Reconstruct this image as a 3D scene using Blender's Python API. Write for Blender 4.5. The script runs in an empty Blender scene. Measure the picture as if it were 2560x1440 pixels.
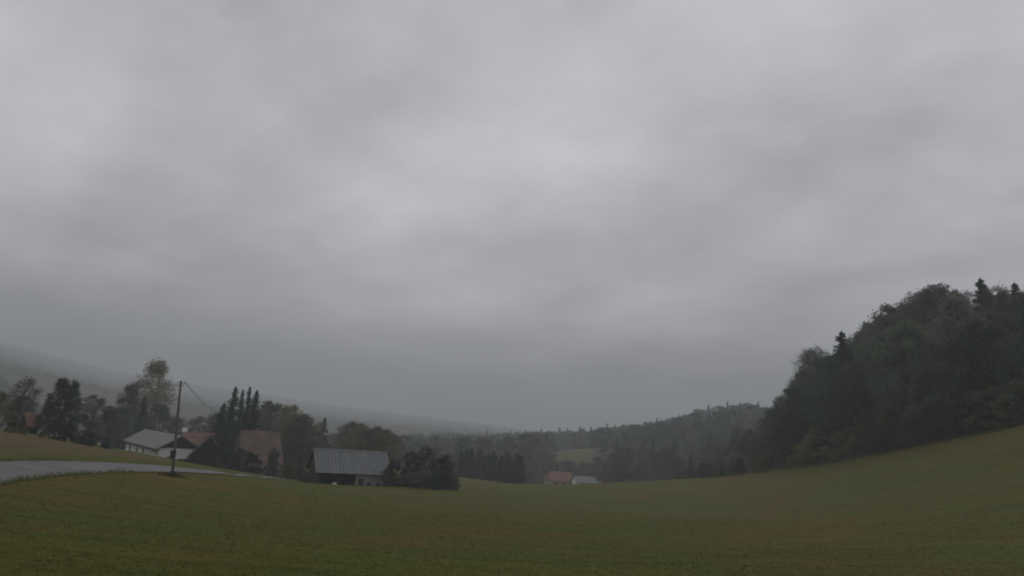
import bpy, math, random
import numpy as np
from mathutils import Matrix, Vector

# ------------------------------------------------------------------ camera, sky, sun, exposure
scene = bpy.context.scene
COL = scene.collection
FPX = 1850.0                       # focal length in pixels of the 2560 wide photograph
PITCH = math.atan(350 / FPX)
ROLL = math.radians(4.0)
CAM = np.array([0.0, 0.0, 40.0])
Fw = np.array([0, math.cos(PITCH), math.sin(PITCH)])
U0 = np.array([0, -math.sin(PITCH), math.cos(PITCH)])
R0 = np.array([1.0, 0, 0])
Up = U0 * math.cos(ROLL) - R0 * math.sin(ROLL)
Rt = R0 * math.cos(ROLL) + U0 * math.sin(ROLL)

cd = bpy.data.cameras.new('camera')
cam = bpy.data.objects.new('camera', cd)
COL.objects.link(cam)
cd.sensor_width = 36.0
cd.lens = 36.0 * FPX / 2560
cd.clip_start, cd.clip_end = 0.1, 20000
M4 = Matrix(((Rt[0], Up[0], -Fw[0], CAM[0]), (Rt[1], Up[1], -Fw[1], CAM[1]), (Rt[2], Up[2], -Fw[2], CAM[2]), (0, 0, 0, 1)))
cam.matrix_world = M4
scene.camera = cam

SUN_EL, SUN_AZ = math.radians(42), math.radians(25)
world = bpy.data.worlds.new('World')
scene.world = world
world.use_nodes = True
wt = world.node_tree
wt.nodes.clear()


def nd(t, kind, **kw):
    n = t.nodes.new(kind)
    for k, v in kw.items():
        if k == 'op':
            n.operation = v
        else:
            setattr(n, k, v)
    return n


def mth(t, op, a, b=None, c=None, clamp=False):
    n = nd(t, 'ShaderNodeMath', op=op)
    n.use_clamp = clamp
    for i, v in enumerate((a, b, c)):
        if v is None:
            continue
        if isinstance(v, (int, float)):
            n.inputs[i].default_value = v
        else:
            t.links.new(v, n.inputs[i])
    return n.outputs[0]


def ramp(t, fac, stops, interp='LINEAR'):
    n = nd(t, 'ShaderNodeValToRGB')
    n.color_ramp.interpolation = interp
    e = n.color_ramp.elements
    while len(e) < len(stops):
        e.new(0.5)
    for el, (p, c) in zip(e, stops):
        el.position = p
        el.color = (c, c, c, 1) if isinstance(c, (int, float)) else (*c, 1)
    t.links.new(fac, n.inputs[0])
    return n.outputs[0]


def noise(t, vec, scale, detail=3, rough=0.5, dist=0.0):
    n = nd(t, 'ShaderNodeTexNoise')
    n.inputs['Scale'].default_value = scale
    n.inputs['Detail'].default_value = detail
    n.inputs['Roughness'].default_value = rough
    n.inputs['Distortion'].default_value = dist
    if vec is not None:
        t.links.new(vec, n.inputs['Vector'])
    return n.outputs['Fac']


def mixc(t, fac, a, b, blend='MIX'):
    n = nd(t, 'ShaderNodeMix', data_type='RGBA', blend_type=blend)
    for sock, v in ((n.inputs[0], fac), (n.inputs[6], a), (n.inputs[7], b)):
        if isinstance(v, (int, float)):
            sock.default_value = v
        elif isinstance(v, (tuple, list)):
            sock.default_value = (*v, 1)
        else:
            t.links.new(v, sock)
    return n.outputs[2]


# overcast sky: cloud deck seen by direction (darker to the horizon, as overcast skies are) over a Nishita sky
sky = nd(wt, 'ShaderNodeTexSky', sky_type='NISHITA')
sky.sun_disc = False
sky.sun_elevation, sky.sun_rotation = SUN_EL, SUN_AZ
tc = nd(wt, 'ShaderNodeTexCoord')
sep = nd(wt, 'ShaderNodeSeparateXYZ')
wt.links.new(tc.outputs['Generated'], sep.inputs[0])
dx, dy, dz = sep.outputs
zz = mth(wt, 'MAXIMUM', dz, 0.0)
den = mth(wt, 'ADD', zz, 0.22)
cx = mth(wt, 'SUBTRACT', mth(wt, 'DIVIDE', dx, den), 0.3)
cy = mth(wt, 'DIVIDE', dy, den)


def cvec(ax, ay, bx, by, ox, oy):
    c = nd(wt, 'ShaderNodeCombineXYZ')
    wt.links.new(mth(wt, 'ADD', mth(wt, 'ADD', mth(wt, 'MULTIPLY', cx, ax), mth(wt, 'MULTIPLY', cy, ay)), ox), c.inputs[0])
    wt.links.new(mth(wt, 'ADD', mth(wt, 'ADD', mth(wt, 'MULTIPLY', cx, bx), mth(wt, 'MULTIPLY', cy, by)), oy), c.inputs[1])
    return c.outputs[0]


SKYSEED = 21.0
n1 = noise(wt, cvec(0.62, 0.80, 0.34, -0.30, SKYSEED, 1.7), 0.8, 5, 0.52, 0.45)      # long drifting bands
n2 = noise(wt, cvec(0.85, 0.75, 0.75, -0.65, 7.3 + SKYSEED, 4.1), 1.5, 5, 0.52, 0.25)      # ragged lumps
n3 = noise(wt, cvec(0.45, 0.2, -0.2, 0.45, 2.2, 9.4 + SKYSEED), 0.8, 2, 0.5, 0.0)      # broad bright and dull areas
n4 = noise(wt, cvec(0.9, 0.9, 0.8, -0.75, 3.7 + SKYSEED, 6.6), 3.4, 6, 0.58, 0.35)      # torn edges
n4 = mth(wt, 'MULTIPLY', mth(wt, 'SUBTRACT', n4, 0.5), 0.34)
mod = mth(wt, 'ADD', mth(wt, 'ADD', mth(wt, 'MULTIPLY', mth(wt, 'SUBTRACT', n1, 0.5), 1.0), mth(wt, 'MULTIPLY', mth(wt, 'SUBTRACT', n2, 0.5), 0.85)),
          mth(wt, 'MULTIPLY', mth(wt, 'SUBTRACT', n3, 0.5), 0.8))
grad = ramp(wt, zz, [(0.0, 0.175), (0.06, 0.205), (0.15, 0.415), (0.28, 0.505), (0.6, 0.52), (1.0, 0.53)])
lum = mth(wt, 'MULTIPLY', grad, mth(wt, 'ADD', 1.03, mth(wt, 'ADD', mod, n4)))
tint = mixc(wt, mth(wt, 'MULTIPLY', zz, 2.0, clamp=True), (0.985, 0.985, 1.06), (0.99, 0.985, 1.045))
cl = mixc(wt, 1.0, tint, lum, 'MULTIPLY')
cl10 = mixc(wt, 1.0, cl, (10.0, 10.0, 10.0), 'MULTIPLY')
final = mixc(wt, 0.97, sky.outputs[0], cl10)
bg = nd(wt, 'ShaderNodeBackground')
bg.inputs[1].default_value = 0.1
wt.links.new(final, bg.inputs[0])
wo = nd(wt, 'ShaderNodeOutputWorld')
wt.links.new(bg.outputs[0], wo.inputs[0])

sl = bpy.data.lights.new('sun', 'SUN')
sl.energy, sl.angle, sl.color = 0.7, math.radians(40), (1.0, 0.97, 0.93)
sun = bpy.data.objects.new('sun', sl)
COL.objects.link(sun)
sd = Vector((math.sin(SUN_AZ) * math.cos(SUN_EL), math.cos(SUN_AZ) * math.cos(SUN_EL), math.sin(SUN_EL)))
sun.rotation_euler = sd.to_track_quat('Z', 'Y').to_euler()
sun.location = (0, 0, 300)

vs = scene.view_settings
vs.view_transform, vs.look, vs.exposure, vs.gamma = 'Standard', 'None', 0.08, 1.0
vs.use_curve_mapping = False
scene.render.engine = 'CYCLES'
scene.cycles.use_denoising = True
scene.cycles.filter_width = 2.0
scene.cycles.max_bounces = 6
scene.cycles.volume_bounces = 1
scene.cycles.transparent_max_bounces = 8
scene.render.film_transparent = False


# ------------------------------------------------------------------ picture <-> place
def ray(px, py):
    return Fw + Rt * ((px - 1280) / FPX) + Up * ((720 - py) / FPX)


def P(px, py, Y):                 # the point at distance Y (metres ahead) that the photograph shows at px, py
    d = ray(px, py)
    return CAM + d * (Y / d[1])


def Pz(px, py, z):
    d = ray(px, py)
    return CAM + d * (z / d[2])


def project(p):
    v = np.asarray(p) - CAM
    w = v @ Fw
    return 1280 + FPX * (v @ Rt) / w, 720 - FPX * (v @ Up) / w


def xy_at(px, Y):                 # ground-plan position for a column of the picture at distance Y
    p = P(px, 1100 , Y)
    return p[0], p[1]


# ------------------------------------------------------------------ materials
MATS = {}


def mat(name, col, rough=0.85, var=0.25, scale=2.0, bump=0.0, bscale=20.0, spec=0.2, metal=0.0, col2=None, stretch=None):
    if name in MATS:
        return MATS[name]
    m = bpy.data.materials.new(name)
    m.use_nodes = True
    t = m.node_tree
    b = t.nodes['Principled BSDF']
    co = nd(t, 'ShaderNodeTexCoord').outputs['Object']
    if stretch:
        mp = nd(t, 'ShaderNodeMapping')
        mp.inputs['Scale'].default_value = stretch
        t.links.new(co, mp.inputs[0])
        co = mp.outputs[0]
    f = noise(t, co, scale, 5, 0.6)
    f2 = ramp(t, f, [(0.3, 0.0), (0.7, 1.0)])
    a = tuple(c * (1 - var) for c in col)
    c2 = col2 if col2 else tuple(min(1, c * (1 + var)) for c in col)
    t.links.new(mixc(t, f2, a, c2), b.inputs['Base Color'])
    b.inputs['Roughness'].default_value = rough
    b.inputs['Specular IOR Level'].default_value = spec
    b.inputs['Metallic'].default_value = metal
    if bump:
        bn = nd(t, 'ShaderNodeBump')
        bn.inputs['Strength'].default_value = bump
        bn.inputs['Distance'].default_value = 0.05
        t.links.new(noise(t, co, bscale, 4), bn.inputs['Height'])
        t.links.new(bn.outputs[0], b.inputs['Normal'])
    MATS[name] = m
    return m


def leaf_mat(name, c1, c2, c3=None, objvar=0.35):
    m = bpy.data.materials.new(name)
    m.use_nodes = True
    t = m.node_tree
    t.nodes.clear()
    geo = nd(t, 'ShaderNodeNewGeometry')
    oi = nd(t, 'ShaderNodeObjectInfo')
    co = nd(t, 'ShaderNodeTexCoord').outputs['Object']
    patch = noise(t, co, 0.45, 2)
    f = mth(t, 'ADD', mth(t, 'MULTIPLY', geo.outputs['Random Per Island'], 0.6), mth(t, 'MULTIPLY', ramp(t, patch, [(0.35, 0.0), (0.65, 1.0)]), 0.4))
    col = mixc(t, f, c1, c2)
    if c3:
        col = mixc(t, mth(t, 'MULTIPLY', mth(t, 'GREATER_THAN', geo.outputs['Random Per Island'], 0.78), 0.8), col, c3)
    hsv = nd(t, 'ShaderNodeHueSaturation')
    t.links.new(col, hsv.inputs['Color'])
    t.links.new(mth(t, 'ADD', 1.0 - objvar * 0.5, mth(t, 'MULTIPLY', oi.outputs['Random'], objvar)), hsv.inputs['Value'])
    t.links.new(mth(t, 'ADD', 0.485, mth(t, 'MULTIPLY', oi.outputs['Random'], 0.03)), hsv.inputs['Hue'])
    d = nd(t, 'ShaderNodeBsdfDiffuse')
    tr = nd(t, 'ShaderNodeBsdfTranslucent')
    t.links.new(hsv.outputs[0], d.inputs[0])
    t.links.new(hsv.outputs[0], tr.inputs[0])
    mx = nd(t, 'ShaderNodeMixShader')
    mx.inputs[0].default_value = 0.35
    t.links.new(d.outputs[0], mx.inputs[1])
    t.links.new(tr.outputs[0], mx.inputs[2])
    o = nd(t, 'ShaderNodeOutputMaterial')
    t.links.new(mx.outputs[0], o.inputs[0])
    MATS[name] = m
    return m


L_GREEN = leaf_mat('foliage_green', (0.072, 0.098, 0.066), (0.112, 0.140, 0.090), (0.125, 0.135, 0.080), 0.95)
L_DARK = leaf_mat('foliage_dark', (0.048, 0.066, 0.056), (0.078, 0.100, 0.080), None, 0.95)
L_BROWN = leaf_mat('foliage_brown', (0.096, 0.084, 0.068), (0.136, 0.114, 0.088), (0.15, 0.115, 0.078), 0.5)
L_DULL = leaf_mat('foliage_dull', (0.095, 0.108, 0.092), (0.138, 0.146, 0.122), (0.142, 0.130, 0.105), 0.95)
L_YELLOW = leaf_mat('foliage_yellow', (0.138, 0.132, 0.066), (0.210, 0.192, 0.096), (0.216, 0.168, 0.084))
L_PALE = leaf_mat('foliage_pale', (0.228, 0.216, 0.138), (0.312, 0.288, 0.180), (0.288, 0.240, 0.144))
L_OLIVE = leaf_mat('foliage_olive', (0.094, 0.101, 0.048), (0.144, 0.139, 0.067), (0.156, 0.134, 0.066))
L_SPRUCE = leaf_mat('needles_spruce', (0.026, 0.041, 0.036), (0.046, 0.062, 0.054), None, 0.25)
BARK = mat('bark', (0.055, 0.045, 0.036), 0.95, 0.35, 6, stretch=(3, 3, 0.6))
LEAF = {'green': L_GREEN, 'dark': L_DARK, 'brown': L_BROWN, 'dull': L_DULL, 'yellow': L_YELLOW, 'olive': L_OLIVE, 'pale': L_PALE, 'spruce': L_SPRUCE}


# ------------------------------------------------------------------ mesh helpers
class MB:
    def __init__(s):
        s.v, s.f = [], []

    def poly(s, pts):
        i = len(s.v)
        s.v += [tuple(p) for p in pts]
        s.f.append(tuple(range(i, i + len(pts))))

    def box(s, x0, x1, y0, y1, z0, z1):
        i = len(s.v)
        s.v += [(x0, y0, z0), (x1, y0, z0), (x1, y1, z0), (x0, y1, z0), (x0, y0, z1), (x1, y0, z1), (x1, y1, z1), (x0, y1, z1)]
        s.f += [tuple(i + k for k in q) for q in ((0, 3, 2, 1), (4, 5, 6, 7), (0, 1, 5, 4), (1, 2, 6, 5), (2, 3, 7, 6), (3, 0, 4, 7))]
        return s

    def slab(s, a, b, c, d, th):   # a quad a b c d thickened downwards along its normal
        a, b, c, d = (np.array(q, float) for q in (a, b, c, d))
        n = np.cross(b - a, d - a)
        n = n / np.linalg.norm(n) * th
        i = len(s.v)
        s.v += [tuple(q) for q in (a - n, b - n, c - n, d - n, a, b, c, d)]
        s.f += [tuple(i + k for k in q) for q in ((0, 3, 2, 1), (4, 5, 6, 7), (0, 1, 5, 4), (1, 2, 6, 5), (2, 3, 7, 6), (3, 0, 4, 7))]
        return s

    def prism(s, pts, y0, y1):     # polygon in x,z extruded along y
        i, n = len(s.v), len(pts)
        s.v += [(p[0], y0, p[1]) for p in pts] + [(p[0], y1, p[1]) for p in pts]
        s.f.append(tuple(i + k for k in range(n)))
        s.f.append(tuple(i + n + k for k in reversed(range(n))))
        for k in range(n):
            s.f.append((i + k, i + n + k, i + n + (k + 1) % n, i + (k + 1) % n))
        return s

    def tube(s, pts, rads, sides=8, cap=True):
        pts = [np.array(p, float) for p in pts]
        base = len(s.v)
        for k, p in enumerate(pts):
            t = pts[min(k + 1, len(pts) - 1)] - pts[max(k - 1, 0)]
            t /= np.linalg.norm(t) + 1e-9
            a = np.cross(t, (0, 1, 0)) if abs(t[1]) < 0.9 else np.cross(t, (1, 0, 0))
            a /= np.linalg.norm(a)
            b = np.cross(t, a)
            for j in range(sides):
                an = 2 * math.pi * j / sides
                s.v.append(tuple(p + (a * math.cos(an) + b * math.sin(an)) * rads[k]))
        for k in range(len(pts) - 1):
            for j in range(sides):
                j2 = (j + 1) % sides
                s.f.append((base + k * sides + j, base + k * sides + j2, base + (k + 1) * sides + j2, base + (k + 1) * sides + j))
        if cap:
            s.f.append(tuple(base + j for j in reversed(range(sides))))
            s.f.append(tuple(base + (len(pts) - 1) * sides + j for j in range(sides)))
        return s

    def mesh(s, name, material, smooth=False):
        me = bpy.data.meshes.new(name)
        me.from_pydata(s.v, [], s.f)
        me.materials.append(material)
        if smooth:
            me.polygons.foreach_set('use_smooth', [True] * len(me.polygons))
        me.update()
        return me

    def build(s, name, material, parent=None, smooth=False):
        o = bpy.data.objects.new(name, s.mesh(name, material, smooth))
        COL.objects.link(o)
        o.parent = parent
        return o


def tag(o, label=None, cat=None, group=None, kind=None):
    for k, v in (('label', label), ('category', cat), ('group', group), ('kind', kind)):
        if v:
            o[k] = v
    return o


def empty(name, loc, rz=0.0):
    o = bpy.data.objects.new(name, None)
    COL.objects.link(o)
    o.location = loc
    o.rotation_euler = (0, 0, rz)
    o.empty_display_size = 0.3
    return o


# ------------------------------------------------------------------ terrain
ROAD = [  # px, upper edge, lower edge, height below the camera
    (-260, 1166, 1262, -4.1), (-120, 1158, 1232, -4.2), (0, 1153, 1207, -4.3), (100, 1150, 1192, -4.5), (200, 1152, 1183, -4.8), (330, 1158, 1178, -5.2),
    (430, 1166, 1179, -5.6), (520, 1175, 1184, -6.2), (600, 1185, 1191, -7.1), (660, 1191.5, 1196, -8.0), (715, 1196, 1199.5, -8.9)]
ctrl = []
road_L, road_R = [], []
for px, yu, yl, z in ROAD:
    a, b = Pz(px, yu, z), Pz(px, yl, z)
    road_L.append(a)
    road_R.append(b)
    ctrl += [a, b]
pix = [
    # open field and its far edge
    (900, 1213, 110), (1075, 1219, 106), (1230, 1210, 150), (1230, 1203, 205), (1450, 1216.5, 172), (1560, 1213, 170),
    (1700, 1200, 163), (1850, 1186, 148), (2000, 1166, 134), (2200, 1134, 116), (2400, 1095, 101), (2560, 1060, 91), (2750, 1010, 82),
    # farm in the dip and the slope behind
    (1430, 1217, 290), (1430, 1155, 400), (1440, 1124, 480),
    # left bank, houses
    (20, 1092, 66), (130, 1100, 72), (250, 1120, 76), (330, 1140, 84), (393, 1150, 128), (480, 1162, 126), (312, 1136, 144), (640, 1192, 118), (590, 1190, 135),
    (760, 1205, 106), (140, 1093, 105), (60, 1085, 95),
    # wooded hill on the right
]
ctrl += [P(*q) for q in pix]


def hillpt(px, Y, z):
    x, y = xy_at(px, Y)
    return np.array([x, y, CAM[2] + z])


for px, Y, z in [(2340, 150, 14), (2100, 165, 6), (2010, 168, 0), (1950, 172, -6), (2560, 130, 15), (2750, 140, 22), (2340, 230, 28), (2010, 250, 3), (1850, 500, 9), (1700, 520, -2),
                 (1500, 560, -12), (1280, 600, -20), (1000, 520, -24), (800, 270, -16), (690, 205, -12), (700, 400, -26), (1150, 350, -22), (1600, 250, -17), (1800, 230, -15), (1700, 350, -16),
                 (1900, 330, -3), (1280, 280, -20), (1280, 420, -24), (2100, 620, 30), (2500, 400, 45), (2800, 250, 40)]:
    ctrl.append(hillpt(px, Y, z))
for x, y, z in [(0, 0, -3.0), (0, -60, -1.5), (-40, 0, -2.2), (40, 0, -1.6), (0, 30, -4.7), (-12, 45, -5.6), (18, 55, -5.6), (0, 75, -7.5), (30, 80, -6.3), (22, 26, -3.9), (-14, 24, -4.2),
                (70, 30, 0.5), (90, 60, 6), (-60, 20, -2.5), (-120, 80, -2.0), (-120, 150, -8), (-200, 250, -18), (-200, 60, 1), (-400, 400, -30), (-900, 700, -50), (0, 900, -46), (400, 900, 10),
                (800, 800, 50), (-300, 1200, -55), (300, 1500, -40), (1200, 1600, 0), (-1500, 1500, -40), (0, 2800, -50), (2800, 2800, 0), (-2800, 2800, -40), (2800, -150, 20), (-2800, -150, 0),
                (0, -150, 0), (600, 100, 40), (-700, 100, 0)]:
    ctrl.append(np.array([x, y, CAM[2] + z]))
ctrl = np.array(ctrl)
TS = 100.0


def _k(r2):
    return 0.5 * r2 * np.log(np.maximum(r2, 1e-12))


cxy = ctrl[:, :2] / TS
n_c = len(ctrl)
A = np.zeros((n_c + 3, n_c + 3))
d2 = ((cxy[:, None, :] - cxy[None, :, :]) ** 2).sum(-1)
A[:n_c, :n_c] = _k(d2) + np.eye(n_c) * 1e-4
A[:n_c, n_c] = 1
A[:n_c, n_c + 1:] = cxy
A[n_c:, :n_c] = A[:n_c, n_c:].T
W = np.linalg.solve(A, np.concatenate([ctrl[:, 2], np.zeros(3)]))


def heights(x, y):
    q = np.stack([np.asarray(x, float).ravel(), np.asarray(y, float).ravel()], -1) / TS
    out = np.empty(len(q))
    for i in range(0, len(q), 20000):
        c = q[i:i + 20000]
        d = ((c[:, None, :] - cxy[None]) ** 2).sum(-1)
        out[i:i + 20000] = _k(d) @ W[:n_c] + W[n_c] + c @ W[n_c + 1:]
    return out


def ground_z(x, y):
    return float(heights([x], [y])[0])


def axis(lo, hi, n, fine, centre=0.0):
    u = np.linspace(math.asinh((lo - centre) / fine), math.asinh((hi - centre) / fine), n)
    return centre + fine * np.sinh(u)


gx = axis(-3000, 3000, 361, 34)
gy = axis(-190, 3100, 361, 40, 55)
GX, GY = np.meshgrid(gx, gy)
GZ = heights(GX, GY)
GXf, GYf = GX.ravel(), GY.ravel()


def road_side(x, y):              # distance inside the road strip (positive inside), by its centre line
    c = (np.array(road_L) + np.array(road_R)) / 2
    best = np.full(len(x), 1e9)
    for a, b, w0, w1 in zip(c[:-1], c[1:], [np.linalg.norm(l - r) / 2 for l, r in zip(road_L[:-1], road_R[:-1])], [np.linalg.norm(l - r) / 2 for l, r in zip(road_L[1:], road_R[1:])]):
        d = (b - a)[:2]
        t = np.clip(((x - a[0]) * d[0] + (y - a[1]) * d[1]) / (d @ d), 0, 1)
        best = np.minimum(best, np.hypot(x - a[0] - t * d[0], y - a[1] - t * d[1]))
    return best


lump = 0.05 * np.sin(GXf * 0.9 + 1.3 * np.sin(GYf * 0.31)) * np.sin(GYf * 0.7 + np.sin(GXf * 0.23)) + 0.12 * np.sin(GXf * 0.21 + 2) * np.sin(GYf * 0.17 + 0.04 * GXf)
rd = road_side(GXf, GYf)
near = np.clip(1 - np.hypot(GXf, GYf - 60) / 260, 0, 1)
GZ = GZ + lump * near * np.clip((rd - 12) / 10, 0, 1) - 0.10 * np.clip(1 - (rd - 1.5) / 2.0, 0, 1)


GZ2 = GZ.reshape(GX.shape)


def mesh_z(x, y):                 # height of the ground sheet itself
    x, y = np.atleast_1d(np.asarray(x, float)), np.atleast_1d(np.asarray(y, float))
    i = np.clip(np.searchsorted(gx, x) - 1, 0, len(gx) - 2)
    j = np.clip(np.searchsorted(gy, y) - 1, 0, len(gy) - 2)
    u, v = (x - gx[i]) / (gx[i + 1] - gx[i]), (y - gy[j]) / (gy[j + 1] - gy[j])
    return (GZ2[j, i] * (1 - u) + GZ2[j, i + 1] * u) * (1 - v) + (GZ2[j + 1, i] * (1 - u) + GZ2[j + 1, i + 1] * u) * v


def ground_z(x, y):
    return float(mesh_z(x, y)[0])


def meadow_colour(t, co):
    big = noise(t, co, 0.06, 4, 0.55, 0.6)
    mid = noise(t, co, 0.35, 4, 0.6)
    fine = noise(t, co, 3.2, 5, 0.7)
    mp = nd(t, 'ShaderNodeMapping')
    mp.inputs['Rotation'].default_value = (0, 0, math.radians(-28))
    mp.inputs['Scale'].default_value = (0.10, 1.4, 1)
    t.links.new(co, mp.inputs[0])
    mow = noise(t, mp.outputs[0], 0.55, 4, 0.6)
    f = mth(t, 'ADD', mth(t, 'MULTIPLY', big, 0.58), mth(t, 'ADD', mth(t, 'MULTIPLY', mid, 0.28), mth(t, 'MULTIPLY', mow, 0.30)))
    f = ramp(t, f, [(0.51, 0.0), (0.68, 1.0)])
    col = mixc(t, f, (0.058, 0.071, 0.009), (0.086, 0.064, 0.013))
    col = mixc(t, ramp(t, fine, [(0.35, 0.0), (0.7, 1.0)]), mixc(t, 1.0, col, (0.80, 0.80, 0.80), 'MULTIPLY'), mixc(t, 1.0, col, (1.2, 1.18, 1.15), 'MULTIPLY'))
    st = ramp(t, mow, [(0.36, 0.88), (0.64, 1.12)])
    col = mixc(t, 1.0, col, st, 'MULTIPLY')
    return col, fine, mid, mow


def ground_material():
    m = bpy.data.materials.new('meadow')
    m.use_nodes = True
    t = m.node_tree
    b = t.nodes['Principled BSDF']
    co = nd(t, 'ShaderNodeTexCoord').outputs['Object']
    col, fine, mid, mow = meadow_colour(t, co)
    at = nd(t, 'ShaderNodeAttribute', attribute_name='zone')
    sp = nd(t, 'ShaderNodeSeparateColor')
    t.links.new(at.outputs['Color'], sp.inputs[0])
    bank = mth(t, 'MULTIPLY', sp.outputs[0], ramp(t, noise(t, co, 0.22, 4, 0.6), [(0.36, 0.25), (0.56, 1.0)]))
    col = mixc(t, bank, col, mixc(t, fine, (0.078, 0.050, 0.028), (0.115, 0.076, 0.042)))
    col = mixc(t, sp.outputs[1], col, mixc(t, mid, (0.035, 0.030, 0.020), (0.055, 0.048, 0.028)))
    t.links.new(col, b.inputs['Base Color'])
    b.inputs['Roughness'].default_value = 0.95
    b.inputs['Specular IOR Level'].default_value = 0.08
    bn = nd(t, 'ShaderNodeBump')
    bn.inputs['Strength'].default_value = 0.9
    bn.inputs['Distance'].default_value = 0.10
    t.links.new(mth(t, 'ADD', fine, mth(t, 'MULTIPLY', mow, 1.2)), bn.inputs['Height'])
    t.links.new(bn.outputs[0], b.inputs['Normal'])
    return m


ny, nx = GX.shape
verts = np.stack([GXf, GYf, GZ], -1)
idx = np.arange(nx * ny).reshape(ny, nx)
quads = np.stack([idx[:-1, :-1], idx[:-1, 1:], idx[1:, 1:], idx[1:, :-1]], -1).reshape(-1, 4)


def np_mesh(name, verts, faces, material, smooth=True):
    me = bpy.data.meshes.new(name)
    n, k = faces.shape
    me.vertices.add(len(verts))
    me.vertices.foreach_set('co', np.asarray(verts, np.float32).ravel())
    me.loops.add(n * k)
    me.loops.foreach_set('vertex_index', faces.astype(np.int32).ravel())
    me.polygons.add(n)
    me.polygons.foreach_set('loop_start', np.arange(0, n * k, k, dtype=np.int32))
    me.polygons.foreach_set('use_smooth', np.full(n, smooth))
    me.materials.append(material)
    me.update(calc_edges=True)
    return me


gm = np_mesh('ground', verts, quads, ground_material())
# zones: rusty dry grass on the bank left of the road; leaf litter under the woods
EDGE_PX = [1400, 1560, 1700, 1850, 2000, 2200, 2400, 2560, 2750, 3100]
EDGE_Y = [300, 200, 163, 148, 134, 116, 101, 91, 82, 70]
v_ = verts - CAM
wdep = v_ @ Fw
pxs = np.where(wdep > 1, 1280 + FPX * (v_ @ Rt) / np.maximum(wdep, 1), -9999)
road_c = (np.array(road_L) + np.array(road_R)) / 2
rx_at_y = np.interp(GYf, [p[1] for p in sorted(road_L, key=lambda p: p[1])], [p[0] for p in sorted(road_L, key=lambda p: p[1])])
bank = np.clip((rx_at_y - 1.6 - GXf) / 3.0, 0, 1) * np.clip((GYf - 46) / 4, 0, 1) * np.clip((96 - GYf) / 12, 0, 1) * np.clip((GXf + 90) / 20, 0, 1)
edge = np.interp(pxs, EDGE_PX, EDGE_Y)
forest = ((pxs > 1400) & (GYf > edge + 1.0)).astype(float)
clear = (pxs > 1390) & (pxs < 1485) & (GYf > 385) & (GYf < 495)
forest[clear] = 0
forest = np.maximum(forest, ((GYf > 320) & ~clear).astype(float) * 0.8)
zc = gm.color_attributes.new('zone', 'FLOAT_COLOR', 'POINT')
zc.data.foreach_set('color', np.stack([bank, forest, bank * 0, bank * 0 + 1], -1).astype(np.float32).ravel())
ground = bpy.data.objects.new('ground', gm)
COL.objects.link(ground)
tag(ground, 'olive green autumn meadow sloping down from the camera to the valley', 'ground', kind='structure')


# road strip laid on the terrain
def resample(pts, n):
    pts = np.array(pts)
    s = np.concatenate([[0], np.cumsum(np.linalg.norm(np.diff(pts, axis=0), axis=1))])
    u = np.linspace(0, s[-1], n)
    out = np.stack([np.interp(u, s, pts[:, i]) for i in range(3)], -1)
    k = np.ones(9) / 9
    for i in range(2):
        pad = np.pad(out[:, i], 4, mode='edge')
        out[:, i] = np.convolve(pad, k, 'valid')
    return out


NR, NW = 90, 9
rl, rr = resample(road_L, NR), resample(road_R, NR)
rv = []
for i in range(NR):
    for j in range(NW):
        u = j / (NW - 1)
        p = rl[i] * (1 - u) + rr[i] * u
        rv.append([p[0], p[1], 0.07 * (1 - (2 * u - 1) ** 2)])
rv = np.array(rv)
rv[:, 2] += heights(rv[:, 0], rv[:, 1]) - 0.01
ri = np.arange(NR * NW).reshape(NR, NW)
rq = np.stack([ri[:-1, :-1], ri[1:, :-1], ri[1:, 1:], ri[:-1, 1:]], -1).reshape(-1, 4)
ASPH = mat('wet_asphalt', (0.085, 0.085, 0.083), 0.6, 0.42, 0.35, 0.25, 60, spec=0.25)
road = bpy.data.objects.new('road', np_mesh('road', rv, rq[:, ::-1], ASPH))
COL.objects.link(road)
tag(road, 'narrow wet grey asphalt lane running past the houses', 'road', kind='structure')


# ------------------------------------------------------------------ hills fading into the cloud
def hill_material():
    m = bpy.data.materials.new('hillside')
    m.use_nodes = True
    t = m.node_tree
    b = t.nodes['Principled BSDF']
    co = nd(t, 'ShaderNodeTexCoord').outputs['Object']
    w = noise(t, co, 0.0045, 4, 0.55, 0.8)
    mask = ramp(t, w, [(0.50, 0.0), (0.53, 1.0)])
    tex = noise(t, co, 0.06, 5, 0.7)
    col = mixc(t, mask, mixc(t, tex, (0.016, 0.024, 0.018), (0.045, 0.052, 0.034)), mixc(t, noise(t, co, 0.012, 2), (0.06, 0.062, 0.035), (0.085, 0.075, 0.05)))
    t.links.new(col, b.inputs['Base Color'])
    b.inputs['Roughness'].default_value = 1.0
    b.inputs['Specular IOR Level'].default_value = 0.0
    bn = nd(t, 'ShaderNodeBump')
    bn.inputs['Distance'].default_value = 9.0
    t.links.new(tex, bn.inputs['Height'])
    t.links.new(bn.outputs[0], b.inputs['Normal'])
    return m


HILL = hill_material()
rngh = np.random.default_rng(5)


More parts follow.
